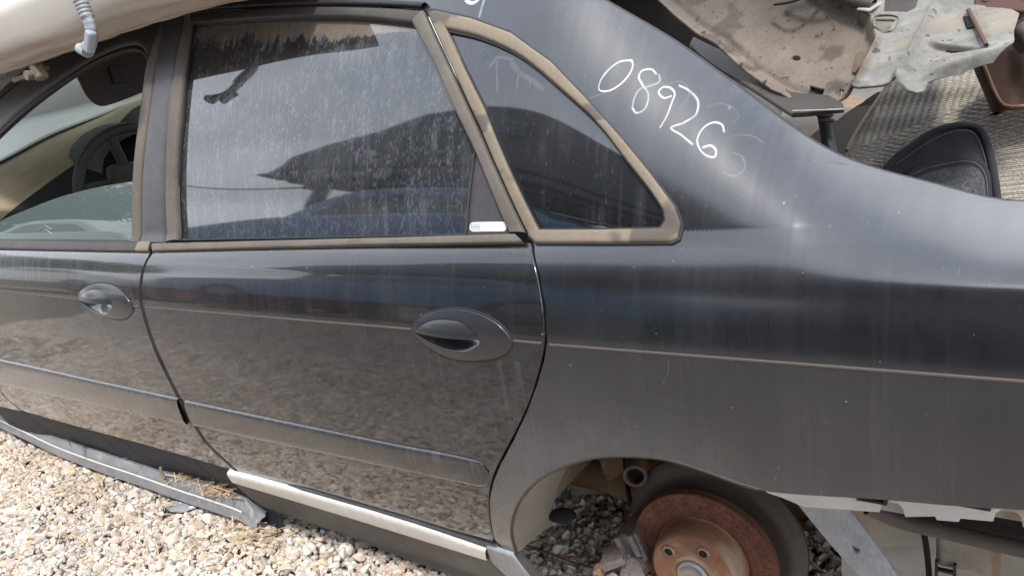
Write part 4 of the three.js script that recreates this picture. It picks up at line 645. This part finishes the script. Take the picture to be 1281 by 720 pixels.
// ---------------------------------------------------------------- cream panel lying on the roof, with a hose hanging from it
{
  const t = thing('cream_body_panel', 'dusty cream painted car body panel lying on the roof of the black sedan', 'body panel', V(-2.2, 1.36, -.8));
  // edge line: measured height of the lower edge along x
  const yb = pchip([-3.6, -2.6, -2.15, -1.85, -1.62, -1.2, -.95], [1.25, 1.272, 1.28, 1.287, 1.293, 1.296, 1.298]);
  const sec = [[-.20, .030], [-.145, .006], [-.118, -.001], [-.110, .005], [-.095, .035], [-.072, .085], [-.062, .125], [-.075, .155], [-.13, .18], [-.35, .205], [-.8, .225], [-1.3, .21]];
  const C2 = new THREE.CatmullRomCurve3(sec.map(p => V(p[0], p[1], 0)));
  const f = (u, v) => { const x = lerp(-3.4, -1.13, u), p = C2.getPoint(v), k = sst(1, .80, u); const w = .004 * (fbm(u * 14, v * 3, 711, 3) - .5) + .008 * (fbm(u * 60, 1, 713, 3) - .5) * sst(.2, .08, v); return V(x, yb(x) + p.y * (.25 + .75 * k) + w, p.x - .0 * u + .02 * sst(.8, 1, u) * 0 - (1 - k) * .03); };
  part(t, 'panel_skin', grid(f, 120, 60, (u, v) => [u, v]), M.cream);
  part(t, 'panel_gap', tube([[-3.3, 1.41, -.055], [-2.3, 1.437, -.072], [-1.9, 1.448, -.085]], .004, 20, 6), M.rubber);
  const h = thing('wiring_conduit', 'short grey corrugated wiring conduit hanging below the cream panel', 'conduit', V(-1.6, 1.25, -.04));
  const cv = new THREE.CatmullRomCurve3([V(-1.68, 1.48, -.09), V(-1.672, 1.42, -.046), V(-1.655, 1.345, -.048), V(-1.648, 1.303, -.048), V(-1.660, 1.278, -.048), V(-1.705, 1.266, -.052)]);
  part(h, 'hose', (() => { const n = 150, seg = 14, pos = [], uv = [], idx = [], fr = cv.computeFrenetFrames(n); for (let i = 0; i <= n; i++) { const u = i / n, p = cv.getPointAt(u), r = .0135 + (u < .64 ? .0016 * Math.sin(i * 1.35) : .0005 * Math.sin(i)) ; for (let k = 0; k <= seg; k++) { const a = k / seg * 6.2832, q = p.clone().addScaledVector(fr.normals[i], r * Math.cos(a)).addScaledVector(fr.binormals[i], r * Math.sin(a) * (u > .64 ? .8 : 1)); pos.push(q.x, q.y, q.z); uv.push(u * 4, k / seg); } } for (let i = 0; i < n; i++) for (let k = 0; k < seg; k++) { const a = i * (seg + 1) + k, b = a + seg + 1; idx.push(a, b, a + 1, b, b + 1, a + 1); } return geo(pos, null, uv, idx); })(), M.conduit);
  part(h, 'hose_end', merge([new THREE.CylinderGeometry(.012, .014, .03, 14).rotateZ(1.2).translate(-1.707, 1.266, -.052), box(.05, .02, .02, -1.652, 1.276, -.040, .006, 0, 0, .9)]), M.blueMetal);
  // stay hinge seen at the far left under the panel
  const b = thing('hinge_bracket', 'small dusty hinge bracket under the left end of the cream panel', 'bracket', V(-2.1, 1.25, -.2));
  part(b, 'bracket_arm', merge([box(.16, .012, .03, -2.16, 1.262, -.14, .004, .2, 0, .05), box(.03, .045, .03, -2.09, 1.262, -.13, .008, 0, 0, .3), new THREE.CylinderGeometry(.012, .012, .04, 14).rotateX(1.57).translate(-2.10, 1.255, -.12)]), M.tan);
}
// ---------------------------------------------------------------- things lying on the tail of the car
const plane = (p0, n) => { const N = V(...n).normalize(), e1 = V(0, 1, 0).cross(N).normalize(), e2 = N.clone().cross(e1); return (x, y, h = 0) => V(...p0).addScaledVector(e1, x).addScaledVector(e2, y).addScaledVector(N, h); };
function dist(p, line) { let d = 1e9; for (let i = 0; i < line.length - 1; i++) { const [ax, ay] = line[i], [bx, by] = line[i + 1], ex = bx - ax, ey = by - ay, t = Math.min(1, Math.max(0, ((p[0] - ax) * ex + (p[1] - ay) * ey) / (ex * ex + ey * ey))); d = Math.min(d, Math.hypot(p[0] - ax - ex * t, p[1] - ay - ey * t)); } return d; }
const lineX = (line, y) => { for (let i = 0; i < line.length - 1; i++) { const [ax, ay] = line[i], [bx, by] = line[i + 1]; if ((y - ay) * (y - by) <= 0) return lerp(ax, bx, (y - ay) / (by - ay || 1e-6)); } return y > line[0][1] ? line[0][0] + (y - line[0][1]) * (line[0][0] - line[1][0]) / (line[0][1] - line[1][1]) : line[line.length - 1][0]; };
{
  const P = plane([-.251, .967, -.42], [.12, .62, .78]);
  const fold = [[-.013, .21], [.024, .169], [.053, .131], [.061, .091], [.047, .056], [.026, .010]], ridge = [[.190, .25], [.159, .164], [.141, .122], [.126, .087], [.108, .046], [.093, .019]];
  const oval = (cx, cy, a, b, r) => { const o = []; for (let k = 0; k < 16; k++) { const t = k / 16 * 6.283, x = a * Math.cos(t), y = b * Math.sin(t); o.push([cx + x * Math.cos(r) - y * Math.sin(r), cy + x * Math.sin(r) + y * Math.cos(r)]); } return o; };
  const edgeL = [[-.326, .30], [-.271, .232], [-.226, .181], [-.192, .154], [-.139, .094], [-.092, .042], [-.048, .011], [-.02, .001], [0, -.001], [.016, .005]];
  const H = (x, y) => {
    let h = .0035 * (fbm(x * 12, y * 12, 731, 3) - .5) + .0009 * (fbm(x * 120, y * 120, 733, 3) - .5);
    { const e = dist([x, y], edgeL); h += .011 * sst(-.03, -.08, x) * Math.exp(-((e / .009) ** 2)) - .004 * Math.exp(-(((e - .020) / .008) ** 2)); }
    const fx = x - lineX(fold, y);
    h += .022 * sst(-.006, .006, fx) - .016 * sst(.0, -.10, fx);
    h += .008 * Math.exp(-(((fx - .004) / .008) ** 2));
    const rx = x - lineX(ridge, y); h += rx > 0 ? .020 * Math.exp(-rx / .018) : .020 * Math.exp(-((rx / .007) ** 2)); h -= .006 * Math.exp(-(((rx + .007) / .003) ** 2));
    h += .02 * sst(.028, .0, Math.abs(y - .022 - (x - .17) * .25)) * sst(.12, .16, x) - .010 * sst(.008, .0, Math.abs(y - .051 + (x - .177) * .28)) * sst(.13, .15, x) * sst(.225, .20, x);
    h -= .010 * Math.exp(-(((x + .12) / .05) ** 2 + ((y - .12) / .06) ** 2));
    return h;
  };
  const x0 = a => a[0] < .02;
  const rag = (p, s) => { const o = [], R = rng(s); for (let i = 0; i < p.length; i++) { const a = p[i], b = p[(i + 1) % p.length], n = Math.max(1, Math.round(Math.hypot(b[0] - a[0], b[1] - a[1]) / .012)); for (let k = 0; k < n; k++) o.push([lerp(a[0], b[0], k / n) + (R() - .5) * (x0(a) ? .0006 : .0026), lerp(a[1], b[1], k / n) + (R() - .5) * (x0(a) ? .0006 : .0026)]); } return o; };
  const outer = rag([[-.326, .30], [-.271, .232], [-.226, .181], [-.192, .154], [-.139, .094], [-.092, .042], [-.048, .011], [-.02, .001], [0, -.001], [.016, .005], [.026, .010], [.06, .006], [.08, .008], [.092, .022], [.099, -.002], [.108, -.012], [.118, -.015], [.127, -.012], [.134, -.002], [.176, .006], [.217, .018], [.234, .035], [.238, .044], [.2395, .050], [.249, .086], [.254, .102], [.246, .112], [.222, .120], [.200, .130], [.196, .20], [.19, .30]], 3);
  const holes = [[[-.033, .046], [-.010, .031], [-.015, .016], [-.040, .028]], [[.066, .131], [.094, .124], [.085, .105], [.063, .111]], [[.084, .24], [.150, .24], [.122, .140], [.110, .134], [.076, .142]], oval(-.056, .106, .0085, .0055, -.5), [[.012, .027], [.020, .022], [.014, .008], [.010, .012]]];
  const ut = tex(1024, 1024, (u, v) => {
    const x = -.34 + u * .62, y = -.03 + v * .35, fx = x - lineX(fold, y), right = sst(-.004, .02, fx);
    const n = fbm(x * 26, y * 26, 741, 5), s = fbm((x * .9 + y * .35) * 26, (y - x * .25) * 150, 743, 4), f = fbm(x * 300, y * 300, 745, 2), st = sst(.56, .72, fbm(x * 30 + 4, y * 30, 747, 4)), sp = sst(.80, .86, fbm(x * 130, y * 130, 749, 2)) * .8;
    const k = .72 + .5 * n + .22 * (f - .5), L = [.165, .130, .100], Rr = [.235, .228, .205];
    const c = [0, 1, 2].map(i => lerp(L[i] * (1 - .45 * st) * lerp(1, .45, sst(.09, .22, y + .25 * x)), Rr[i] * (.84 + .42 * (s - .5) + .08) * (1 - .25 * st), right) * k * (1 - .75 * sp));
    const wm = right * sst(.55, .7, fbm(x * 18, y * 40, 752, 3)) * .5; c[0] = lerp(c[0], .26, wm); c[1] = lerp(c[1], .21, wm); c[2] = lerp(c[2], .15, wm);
    return [...c, .78];
  });
  M.tray = texMat(ut);
  const t = thing('plastic_undertray', 'large dusty grey plastic undertray with holes lying across the rear window opening', 'undertray', V(-.25, .96, -.42));
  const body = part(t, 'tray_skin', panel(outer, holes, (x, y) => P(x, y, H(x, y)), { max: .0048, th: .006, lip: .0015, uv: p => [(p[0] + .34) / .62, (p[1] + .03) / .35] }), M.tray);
  part(t, 'hole_rim', tube([[.062, .112], [.066, .133], [.097, .126], [.087, .103]].map(p => P(p[0], p[1], H(p[0], p[1]) + .001)), .0013, 40, 6, true), M.tray, body);
  part(t, 'hole_backing', panel([[-.05, .06], [.0, .04], [-.0, .01], [-.05, .015]], [], (x, y) => P(x, y, -.022), { max: .05, th: 0 }), M.dark, body);
  part(t, 'tray_clip', panel([[.184, .107], [.193, .105], [.196, .086], [.188, .086]], [], (x, y) => P(x, y, H(x, y) + .004), { max: .005, th: .006 }), M.black, body);
  part(t, 'dark_slot', panel([[.160, .0575], [.195, .048], [.195, .0445], [.165, .0475]], [], (x, y) => P(x, y, H(x, y) + .0012), { max: .01, th: .001 }), M.black, body);
  part(t, 'tray_hook', panel([[.03, .05], [.036, .08], [.045, .085], [.05, .06], [.04, .04]], [], (x, y) => P(x, y, H(x, y) + .004 + .004 * Math.sin((x - .03) * 150)), { max: .01, th: .004 }), M.grime, body);
  for (const [x, y] of [[-.214, .180], [-.146, .103], [-.105, .058]]) part(t, 'tray_tab', box(.010, .006, .004, ...P(x, y, H(x, y) + .003).toArray(), .0015, .5, .2, .5), M.tan, body);
  // things around it
  const bar = thing('dark_tube', 'dark tube with a bolted end lying across the dusty undertray', 'tube', V(-.2, 1.05, -.5));
  part(bar, 'tube_body', tube([P(-.05, .26, .035), P(0, .205, .032), P(.030, .170, .030), P(.062, .150, .03)], .011, 30, 12), M.frameDark);
  part(bar, 'tube_end', tube([P(.040, .176, .032), P(.058, .166, .032)], .016, 6, 14), M.blueMetal);
  const st = thing('rusty_rod', 'short thin rust pink rod lying on the right of the undertray', 'rod', V(-.05, 1.0, -.4));
  part(st, 'rod_body', tube([P(.190, .116, H(.19, .116) + .006), P(.2, .082, H(.2, .082) + .006), P(.209, .046, H(.209, .046) + .005)], .0032, 10, 8), std(.11, .060, .048, .85));
  const rb2 = thing('red_bracket', 'red brown painted metal bracket with a pale rivet at the upper right', 'bracket', V(0, 1.0, -.45));
  part(rb2, 'bracket_body', panel([[.203, .20], [.225, .20], [.232, .150], [.238, .136], [.262, .122], [.275, .122], [.275, .106], [.258, .106], [.230, .118], [.203, .124], [.200, .14]], [], (x, y) => P(x, y, .022), { max: .02, th: .008, lip: .002 }), std(.060, .017, .012, .7));
  part(rb2, 'rivet', new THREE.SphereGeometry(.0055, 14, 10).translate(...P(.214, .137, .024).toArray()), M.whitePlastic);
  const lb = thing('dusty_lug', 'lumpy dust coloured casting at the top right corner behind the red bracket', 'casting', V(.02, 1.05, -.5));
  part(lb, 'casting_body', merge([box(.07, .10, .05, ...P(.285, .155, -.02).toArray(), .02, .3, .2, .2), box(.05, .05, .05, ...P(.275, .095, -.02).toArray(), .015, .1, .4, .5)]), M.tanGrey);
  part(lb, 'pipe_stub', tube([P(.225, .165, -.01), P(.26, .15, -.005), P(.30, .148, -.01)], .012, 12, 12), M.rubber);
  const lw = thing('trim_backing', 'dull brown trim sheet visible through the large opening of the undertray', 'trim sheet', V(-.15, 1.05, -.6));
  part(lw, 'sheet', panel([[.03, .09], [.20, .09], [.22, .36], [.02, .36]], [], (x, y) => P(x, y, -.055 + .02 * Math.sin(y * 20)), { max: .03, th: .004 }), M.liner);
  const fl = thing('pale_flap', 'pale bent plastic flap under the dark tube at the top of the undertray', 'plastic flap', V(-.17, 1.08, -.5));
  part(fl, 'flap_sheet', panel([[.004, .235], [.090, .215], [.074, .160], [.056, .137], [.040, .150], [.030, .176]], [], (x, y) => P(x, y, .026 + .012 * Math.sin(y * 60)), { max: .01, th: .004 }), M.tailGrey);
  const wr = thing('wiring_loop', 'thin black wiring loop arching over the top of the undertray', 'wiring', V(-.2, 1.1, -.5));
  part(wr, 'wire', tube([P(-.07, .215, .02), P(-.02, .196, .05), P(.03, .193, .062), P(.08, .200, .05), P(.12, .22, .03)], .004, 40, 8), M.rubber);
  part(wr, 'wire', tube([P(-.09, .20, .012), P(-.06, .185, .03), P(-.03, .19, .035), P(.0, .215, .03)], .003, 30, 8), M.rubber);
  // flat grey tray below
  const T = plane([-.259, .964, -.40], [.05, .9, .45]);
  const ft = thing('grey_trim_tray', 'flat grey plastic trim tray wedged under the dusty undertray', 'trim tray', V(-.3, .96, -.4));
  part(ft, 'tray_plate', panel([[-.26, .30], [-.145, .19], [-.057, .06], [.005, .03], [.028, -.002], [.030, -.017], [-.045, -.007], [-.12, .08], [-.227, .219], [-.262, .27]], [], (x, y) => T(x, y, .003 * Math.sin(x * 40)), { max: .02, th: .008, lip: .002 }), M.frameDark);
  part(ft, 'tray_edge', tube([T(-.045, -.008, .001), T(-.01, -.013, .001), T(.032, -.018, .001)], .0016, 12, 6), M.tailGrey);
  const hs = thing('corrugated_hose', 'short corrugated grey hose stub dropping into the trunk beside the quarter panel', 'hose', V(-.27, .9, -.45));
  part(hs, 'hose_body', tube([[-.283, .965, -.50], [-.276, .935, -.49], [-.268, .905, -.47], [-.252, .86, -.44]], .0105, 40, 14), M.rubber);
  for (let k = 0; k < 4; k++) { const g = new THREE.TorusGeometry(.0112, .0025, 8, 20); g.rotateX(1.35); g.translate(-.280 + .0025 * k, .956 - .0085 * k, -.497 + .003 * k); part(hs, 'hose_ring', g, M.grime); }
  // ribbed carpet
  const Cq = plane([-.091, .889, -.70], [.15, .75, .65]);
  const ct = tex(1024, 1024, (u, v) => { const x = u * .5, y = v * .5; const row = y / .0042, rr = Math.abs(row - Math.floor(row) - .5) * 2, ri = Math.floor(row), seg = vn(x * 330 + ri * 7.3, ri * 3.1, 761), n = fbm(x * 14, y * 14, 763, 4), f = vn(x * 900, y * 900, 765); const k = (.62 + .5 * n) * lerp(.22, 1.1, sst(.15, .8, 1 - rr)) * (.70 + .45 * seg) + .05 * (f - .5); return [.38 * k, .345 * k, .285 * k]; });
  const cpet = thing('ribbed_carpet', 'pale ribbed woven carpet lying in the open trunk of the black sedan', 'carpet', V(-.05, .85, -.7));
  part(cpet, 'carpet_sheet', panel([[-.215, -.11], [-.185, -.03], [-.171, .0], [-.105, .115], [-.08, .150], [.30, .12], [.30, -.22], [-.10, -.22]], [], (x, y) => { const row = y / .0042; return Cq(x, y, .012 * Math.sin(x * 9) + .006 * Math.sin(y * 22 + x * 6) + .0012 * Math.cos(row * 6.2832)); }, { max: .0035 * 2.2, th: .006, uv: p => [(p[0] + .22) / .5, (p[1] + .23) / .5] }), texMat(ct, .95));
  part(cpet, 'carpet_edge', tube([[-.187, -.04], [-.171, -.003], [-.107, .112]].map(p => Cq(p[0], p[1], .004 + .012 * Math.sin(p[0] * 9))), .0035, 20, 6), M.tan);
  // floor mat
  const D = plane([-.096, .834, -.6], [.1, .55, .83]);
  const mt = tex(512, 512, (u, v) => { const f = vn(u * 300, v * 300, 771), f2 = vn(u * 500, v * 500, 773), n = fbm(u * 10, v * 10, 775, 4), k = .35 + .5 * n + .9 * f * f2; return [.036 * k, .036 * k, .040 * k]; });
  const mat = thing('floor_mat', 'dark grey car floor mat with stitched border propped on the pale carpet', 'floor mat', V(-.08, .8, -.58));
  const mo = sm([[-.124, -.045], [-.110, -.018], [-.095, .004], [-.067, .029], [-.029, .054], [0, .0625], [.022, .0615], [.038, .056], [.050, .040], [.058, .010], [.066, -.06], [.068, -.11]], 50).concat([[-.02, -.12], [-.12, -.08]]);
  part(mat, 'mat_sheet', panel(mo, [], (x, y) => D(x, y, .012 * Math.sin((x + .12) * 9)), { max: .012, th: .009, lip: .003, uv: p => [(p[0] + .13) * 4, (p[1] + .12) * 4] }), texMat(mt, .97));
  const bd = sm([[-.118, -.04], [-.090, .004], [-.064, .026], [-.029, .050], [0, .058], [.022, .0575], [.036, .052], [.046, .038], [.0535, .010], [.062, -.06], [.064, -.11]], 60);
  part(mat, 'mat_binding', tube(bd.map(p => D(p[0], p[1], .001 + .012 * Math.sin((p[0] + .12) * 9))), .0062, 80, 10), std(.022, .022, .025, .9));
  const Lf = (x, y) => D(x, y, .014 + .012 * Math.sin((x + .12) * 9));
  part(mat, 'heel_pad', panel(sm([[-.075, -.036], [-.048, -.0165], [-.012, -.009], [.018, -.007], [.036, -.012], [.0495, -.032], [.0535, -.076], [.054, -.11]], 40).concat([[-.06, -.11]]), [], Lf, { max: .012, th: .012, lip: .004 }), std(.026, .026, .029, .95), mat);
  part(mat, 'pad_inset', panel(sm([[-.055, -.040], [-.034, -.031], [-.008, -.026], [.016, -.0245], [.033, -.029], [.043, -.044], [.0455, -.076], [.046, -.11]], 40).concat([[-.05, -.11]]), [], (x, y) => Lf(x, y).add(V(0, .0012, .0016)), { max: .012, th: .002 }), texMat(tex(256, 256, (u, v) => { const f = vn(u * 250, v * 250, 781), n = fbm(u * 12, v * 12, 783, 3), k = .55 + .7 * sst(.2, .9, f) * (.4 + n); return [.085 * k, .085 * k, .088 * k]; }, true), .95), mat, 'grey felt inset of the heel pad');
  const stitch = (line, h, n) => { const c = new THREE.CatmullRomCurve3(line.map(p => V(p[0], p[1], 0))), out = []; for (let i = 0; i < n; i++) { const a = c.getPointAt((i + .15) / n), b = c.getPointAt((i + .75) / n); out.push(tube([D(a.x, a.y, h + .012 * Math.sin((a.x + .12) * 9)), D(b.x, b.y, h + .012 * Math.sin((b.x + .12) * 9))], .0007, 1, 4)); } return merge(out); };
  const s1 = part(mat, 'stitching', stitch([[-.085, -.004], [-.060, .014], [-.030, .034], [.0, .0455], [.018, .047], [.030, .043], [.0385, .030], [.046, .002], [.054, -.06], [.056, -.11]], .003, 62), std(.20, .20, .21, .9)); s1.userData.kind = 'stuff';
  const s2 = part(mat, 'stitching', stitch([[-.066, -.036], [-.042, -.0245], [-.010, -.018], [.018, -.016], [.033, -.021], [.045, -.038], [.049, -.076], [.050, -.11]], .0165, 46), std(.20, .20, .21, .9)); s2.userData.kind = 'stuff';
  // brown block
  const E2 = plane([-.018, .944, -.62], [.2, .3, .9]);
  const bk = thing('rusty_bracket_box', 'rust brown folded metal box hanging at the right edge above the carpet', 'metal box', V(0, .93, -.62));
  part(bk, 'box_face', panel([[-.038, .055], [.10, .16], [.10, -.03], [-.006, -.031], [-.013, -.024]], [], (x, y) => E2(x, y, .012 * Math.sin(y * 40) * sst(.0, .02, x)), { max: .012, th: .05, lip: .004 }), texMat(tex(256, 256, (u, v) => { const n = fbm(u * 9, v * 9, 791, 5), k = .6 + .7 * n; return [.098 * k, .050 * k, .034 * k, .8]; }, true)));
  part(bk, 'box_lip', tube([E2(-.038, .055, .004), E2(-.013, -.022, .006), E2(-.004, -.030, .006), E2(.1, -.03, .006)], .003, 20, 6), M.rustHat);
}
// pale wreck parts seen beyond the front pillar
{
  const t = thing('pale_wreck', 'pale blue grey car wreck far beyond the front pillar at the left', 'car', V(-5.8, 0, -2.6));
  part(t, 'wreck_body', merge([box(1.9, .9, 1.6, -5.9, 1.75, -2.6, .12, 0, .15, .06), box(1.7, .5, 1.5, -6.0, 1.1, -2.6, .12, 0, .15, 0)]), std(.30, .31, .36, .45));
  part(t, 'wreck_trim', tube([[-4.9, 1.62, -1.78], [-5.4, 1.72, -1.72], [-6.2, 1.78, -1.6]], .02, 12, 8), M.rubber);
}
// ---------------------------------------------------------------- the rest of the yard, mirrored in the glass and paint
function yardCar(name, label, base, turn, paintM, opt = {}) {
  const g = new THREE.Group(); g.name = numbered(name); g.position.copy(base); g.rotation.y = turn; g.userData = { label, category: opt.cat || 'car', group: undefined }; delete g.userData.group; scene.add(g);
  const ext = (pts, w, bev = .05) => { const s = new THREE.Shape(pts.map(p => new THREE.Vector2(p[0], p[1]))); const q = new THREE.ExtrudeGeometry(s, { depth: w - 2 * bev, bevelEnabled: true, bevelThickness: bev, bevelSize: bev, bevelSegments: 3, curveSegments: 8 }); q.translate(0, 0, -w / 2 + bev); return q; };
  const b = sm([[-2.15, .30], [-2.2, .55], [-2.1, .68], [-1.6, .80], [-.95, .90], [.0, .93], [1.2, .95], [2.05, .92], [2.2, .75], [2.2, .35], [2.1, .28]], 40).concat([[1.72, .26], [1.68, .48], [1.4, .62], [1.1, .48], [1.06, .26], [-.98, .26], [-1.02, .48], [-1.3, .62], [-1.6, .48], [-1.66, .26]]);
  mk('body', ext(b, 1.7), paintM, g);
  if (!opt.noCabin) {
    mk('cabin', ext(sm([[-1.0, .90], [-.35, 1.36], [.2, 1.42], [.9, 1.38], [1.5, .95]], 30), 1.42), paintM, g);
    const wn = (p) => { const s = new THREE.Shape(p.map(q => new THREE.Vector2(q[0], q[1]))); return new THREE.ExtrudeGeometry(s, { depth: 1.46, bevelEnabled: false }).translate(0, 0, -.73); };
    mk('side_window', wn([[-.70, .96], [-.30, 1.29], [.18, 1.34], [.18, .97]]), M.yardGlass, g); mk('side_window', wn([[.25, .97], [.25, 1.34], [.85, 1.30], [1.28, .98]]), M.yardGlass, g);
    const ws = grid((u, v) => V(lerp(-.97, -.43, v), lerp(.95, 1.33, v), lerp(-.62, .62, u)), 4, 4); mk('windscreen', ws, M.yardGlass, g);
    mk('mirror', new RoundedBoxGeometry(.12, .12, .2, 2, .04).translate(-.62, 1.0, .92), M.rubber, g);
  }
  for (const x of [-1.32, 1.39]) for (const z of [-.78, .78]) { const w = new THREE.Group(); const t = new THREE.TorusGeometry(.24, .085, 12, 32).translate(x, .30, z); mk('tyre', t, M.rubber, g); mk('rim', new THREE.CylinderGeometry(.2, .2, .12, 24).rotateX(1.57).translate(x, .30, z), M.greyMetal, g); }
  return g;
}
M.yardGlass = new THREE.MeshPhysicalMaterial({ color: CLR(.05, .07, .075), roughness: .04, ior: 1.8 });
{
  const glossy = (r, g, b) => new THREE.MeshPhysicalMaterial({ color: CLR(r, g, b), roughness: .4, clearcoat: .8, clearcoatRoughness: .1 });
  yardCar('blue_car', 'blue sedan across the yard mirrored in the rear door window', V(-3.55, .42, 3.25), 0, glossy(.11, .21, .36));
  for (let k = 0; k < 4; k++) { const s = thing('wooden_block', ['block under the front near wheel of the blue car', 'block under the rear near wheel of the blue car', 'block under the front far wheel of the blue car', 'block under the rear far wheel of the blue car'][k], 'block', V(-3.55 + [-1.32, 1.39][k % 2], 0, 3.25 + (k < 2 ? -.78 : .78))); part(s, 'timber', box(.3, .46, .3, s.position.x, .23, s.position.z, .01), std(.25, .18, .11, .9)); }
  yardCar('red_car', 'red car parked left of the blue car across the yard', V(-8.6, .0, 5.2), .25, glossy(.30, .03, .035));
  yardCar('white_car', 'white car parked farthest left across the yard', V(-11.2, .3, 4.4), -.1, glossy(.70, .70, .68));
  // stacked dark hulks on a rack
  const dk = glossy(.012, .014, .017);
  const rack = thing('steel_rack', 'dark steel rack holding stacked car bodies across the yard', 'rack', V(-1.8, 0, 3.9));
  for (const x of [-5.1, -1.9, 1.3]) for (const z of [3.3, 5.2]) part(rack, 'post', box(.12, 2.3, .12, x, 1.15, z, .01), M.rubber);
  for (const z of [3.3, 5.2]) part(rack, 'beam', box(6.8, .14, .14, -1.9, 2.25, z, .01), M.rubber);
  const van = thing('black_van_hulk', 'black van body stacked on the steel rack across the yard', 'van', V(-2, 2.35, 4.1));
  const sh = new THREE.Shape([[-5.5, 2.42], [-5.75, 2.62], [-5.7, 2.95], [-5.3, 3.25], [-4.75, 3.5], [-4.3, 3.95], [-3.6, 4.2], [-2.6, 4.3], [1.8, 4.75], [2.2, 3.4], [2.2, 2.4]].map(p => new THREE.Vector2(...p)));
  part(van, 'van_body', new THREE.ExtrudeGeometry(sh, { depth: 1.9, bevelEnabled: true, bevelSize: .08, bevelThickness: .08, bevelSegments: 3 }).translate(0, 0, 3.25), dk);
  const R = rng(881);
  for (let k = 0; k < 5; k++) part(van, 'torn_trim', box(.6, .055, .3, [-5.8, -5.95, -5.8, -5.55, -5.05][k], 2.56 + .21 * k, 3.3 + R() * .3, .03, R() - .5, R() * .5, (R() - .5) * .35), M.rubber);
  part(van, 'side_window', box(1.3, .55, .02, -3.3, 3.75, 3.165, .008), M.yardGlass); part(van, 'sliding_door', box(1.5, 1.5, .02, -1.6, 3.4, 3.163, .008), dk); part(van, 'sill_rail', box(6.6, .08, .05, -1.7, 2.62, 3.16, .01), M.rubber);
  const low = thing('black_car_hulk', 'dark crushed car hulk standing under the steel rack across the yard', 'car', V(0, 0, 3.6));
  part(low, 'hulk_body', merge([box(3.6, 1.0, 1.7, -.1, .75, 3.9, .15, 0, .05, 0), box(2.2, .8, 1.5, .1, 1.5, 3.9, .2, 0, .05, 0)]), dk);
  const tree = (name, label, x, z, h, seed) => {
    const t = thing(name, label, 'tree', V(x, 0, z)), Q = rng(seed);
    part(t, 'trunk', merge([new THREE.CylinderGeometry(.12, .24, h * .6, 10).translate(x, h * .3, z), tube([[x, h * .4, z], [x + .6, h * .6, z + .2], [x + 1.1, h * .8, z]], .07, 8, 6), tube([[x, h * .45, z], [x - .6, h * .65, z - .3], [x - 1.0, h * .8, z]], .07, 8, 6)]), std(.14, .10, .07, .9));
    const pos = [], nor = [], uv = [], idx = [];
    for (let k = 0; k < 70; k++) { const ca = Q() * 6.28, cr = Math.sqrt(Q()) * 2.0, cy = h * (.42 + .52 * Q()), cx = x + cr * Math.cos(ca) * (1.15 - Math.abs(cy / h - .62)), cz = z + cr * Math.sin(ca); for (let i = 0; i < 60; i++) { const p = V(cx + (Q() - .5) * 1.1, cy + (Q() - .5) * .8, cz + (Q() - .5) * 1.1), a = V(Q() - .5, Q() - .5, Q() - .5).normalize().multiplyScalar(.16), b = V(Q() - .5, Q() - .5, Q() - .5).normalize().multiplyScalar(.09), n0 = pos.length / 3; for (const q of [p, p.clone().add(a).add(b), p.clone().addScaledVector(a, 2), p.clone().add(a).sub(b)]) { pos.push(q.x, q.y, q.z); uv.push(0, 0); } idx.push(n0, n0 + 1, n0 + 2, n0, n0 + 2, n0 + 3); } }
    part(t, 'crown', geo(pos, null, uv, idx), std(.06, .095, .035, .8));
  };
  tree('leafy_tree', 'green tree behind the white car at the far left of the yard', -23, 9.6, 6.2, 31);
  tree('leafy_tree', 'taller green tree left of the white car beyond the yard', -27, 9.0, 7.4, 32);
  tree('leafy_tree', 'shorter green tree farthest left beyond the yard', -30, 12, 5.6, 33);
  // a line of scrub along the fence behind everything
  const fence = thing('yard_fence', 'rusty corrugated sheet fence closing the far side of the yard', 'fence', V(0, 0, 12));
  part(fence, 'sheet', grid((u, v) => V(lerp(-30, 26, u), 1.7 * v, 11 + .05 * Math.sin(u * 1400) + .4 * Math.sin(u * 9)), 700, 2), std(.16, .12, .085, .8));
  const cab = thing('overhead_cable', 'thin cable strung across the yard above the blue car', 'cable', V(-6, 2.4, 3.5));
  part(cab, 'wire', tube([[-10.5, 3.3, 4.2], [-7.6, 2.55, 3.9], [-5.2, 2.3, 3.5]], .018, 30, 6), M.rubber);
}
renderer.render(scene, camera);
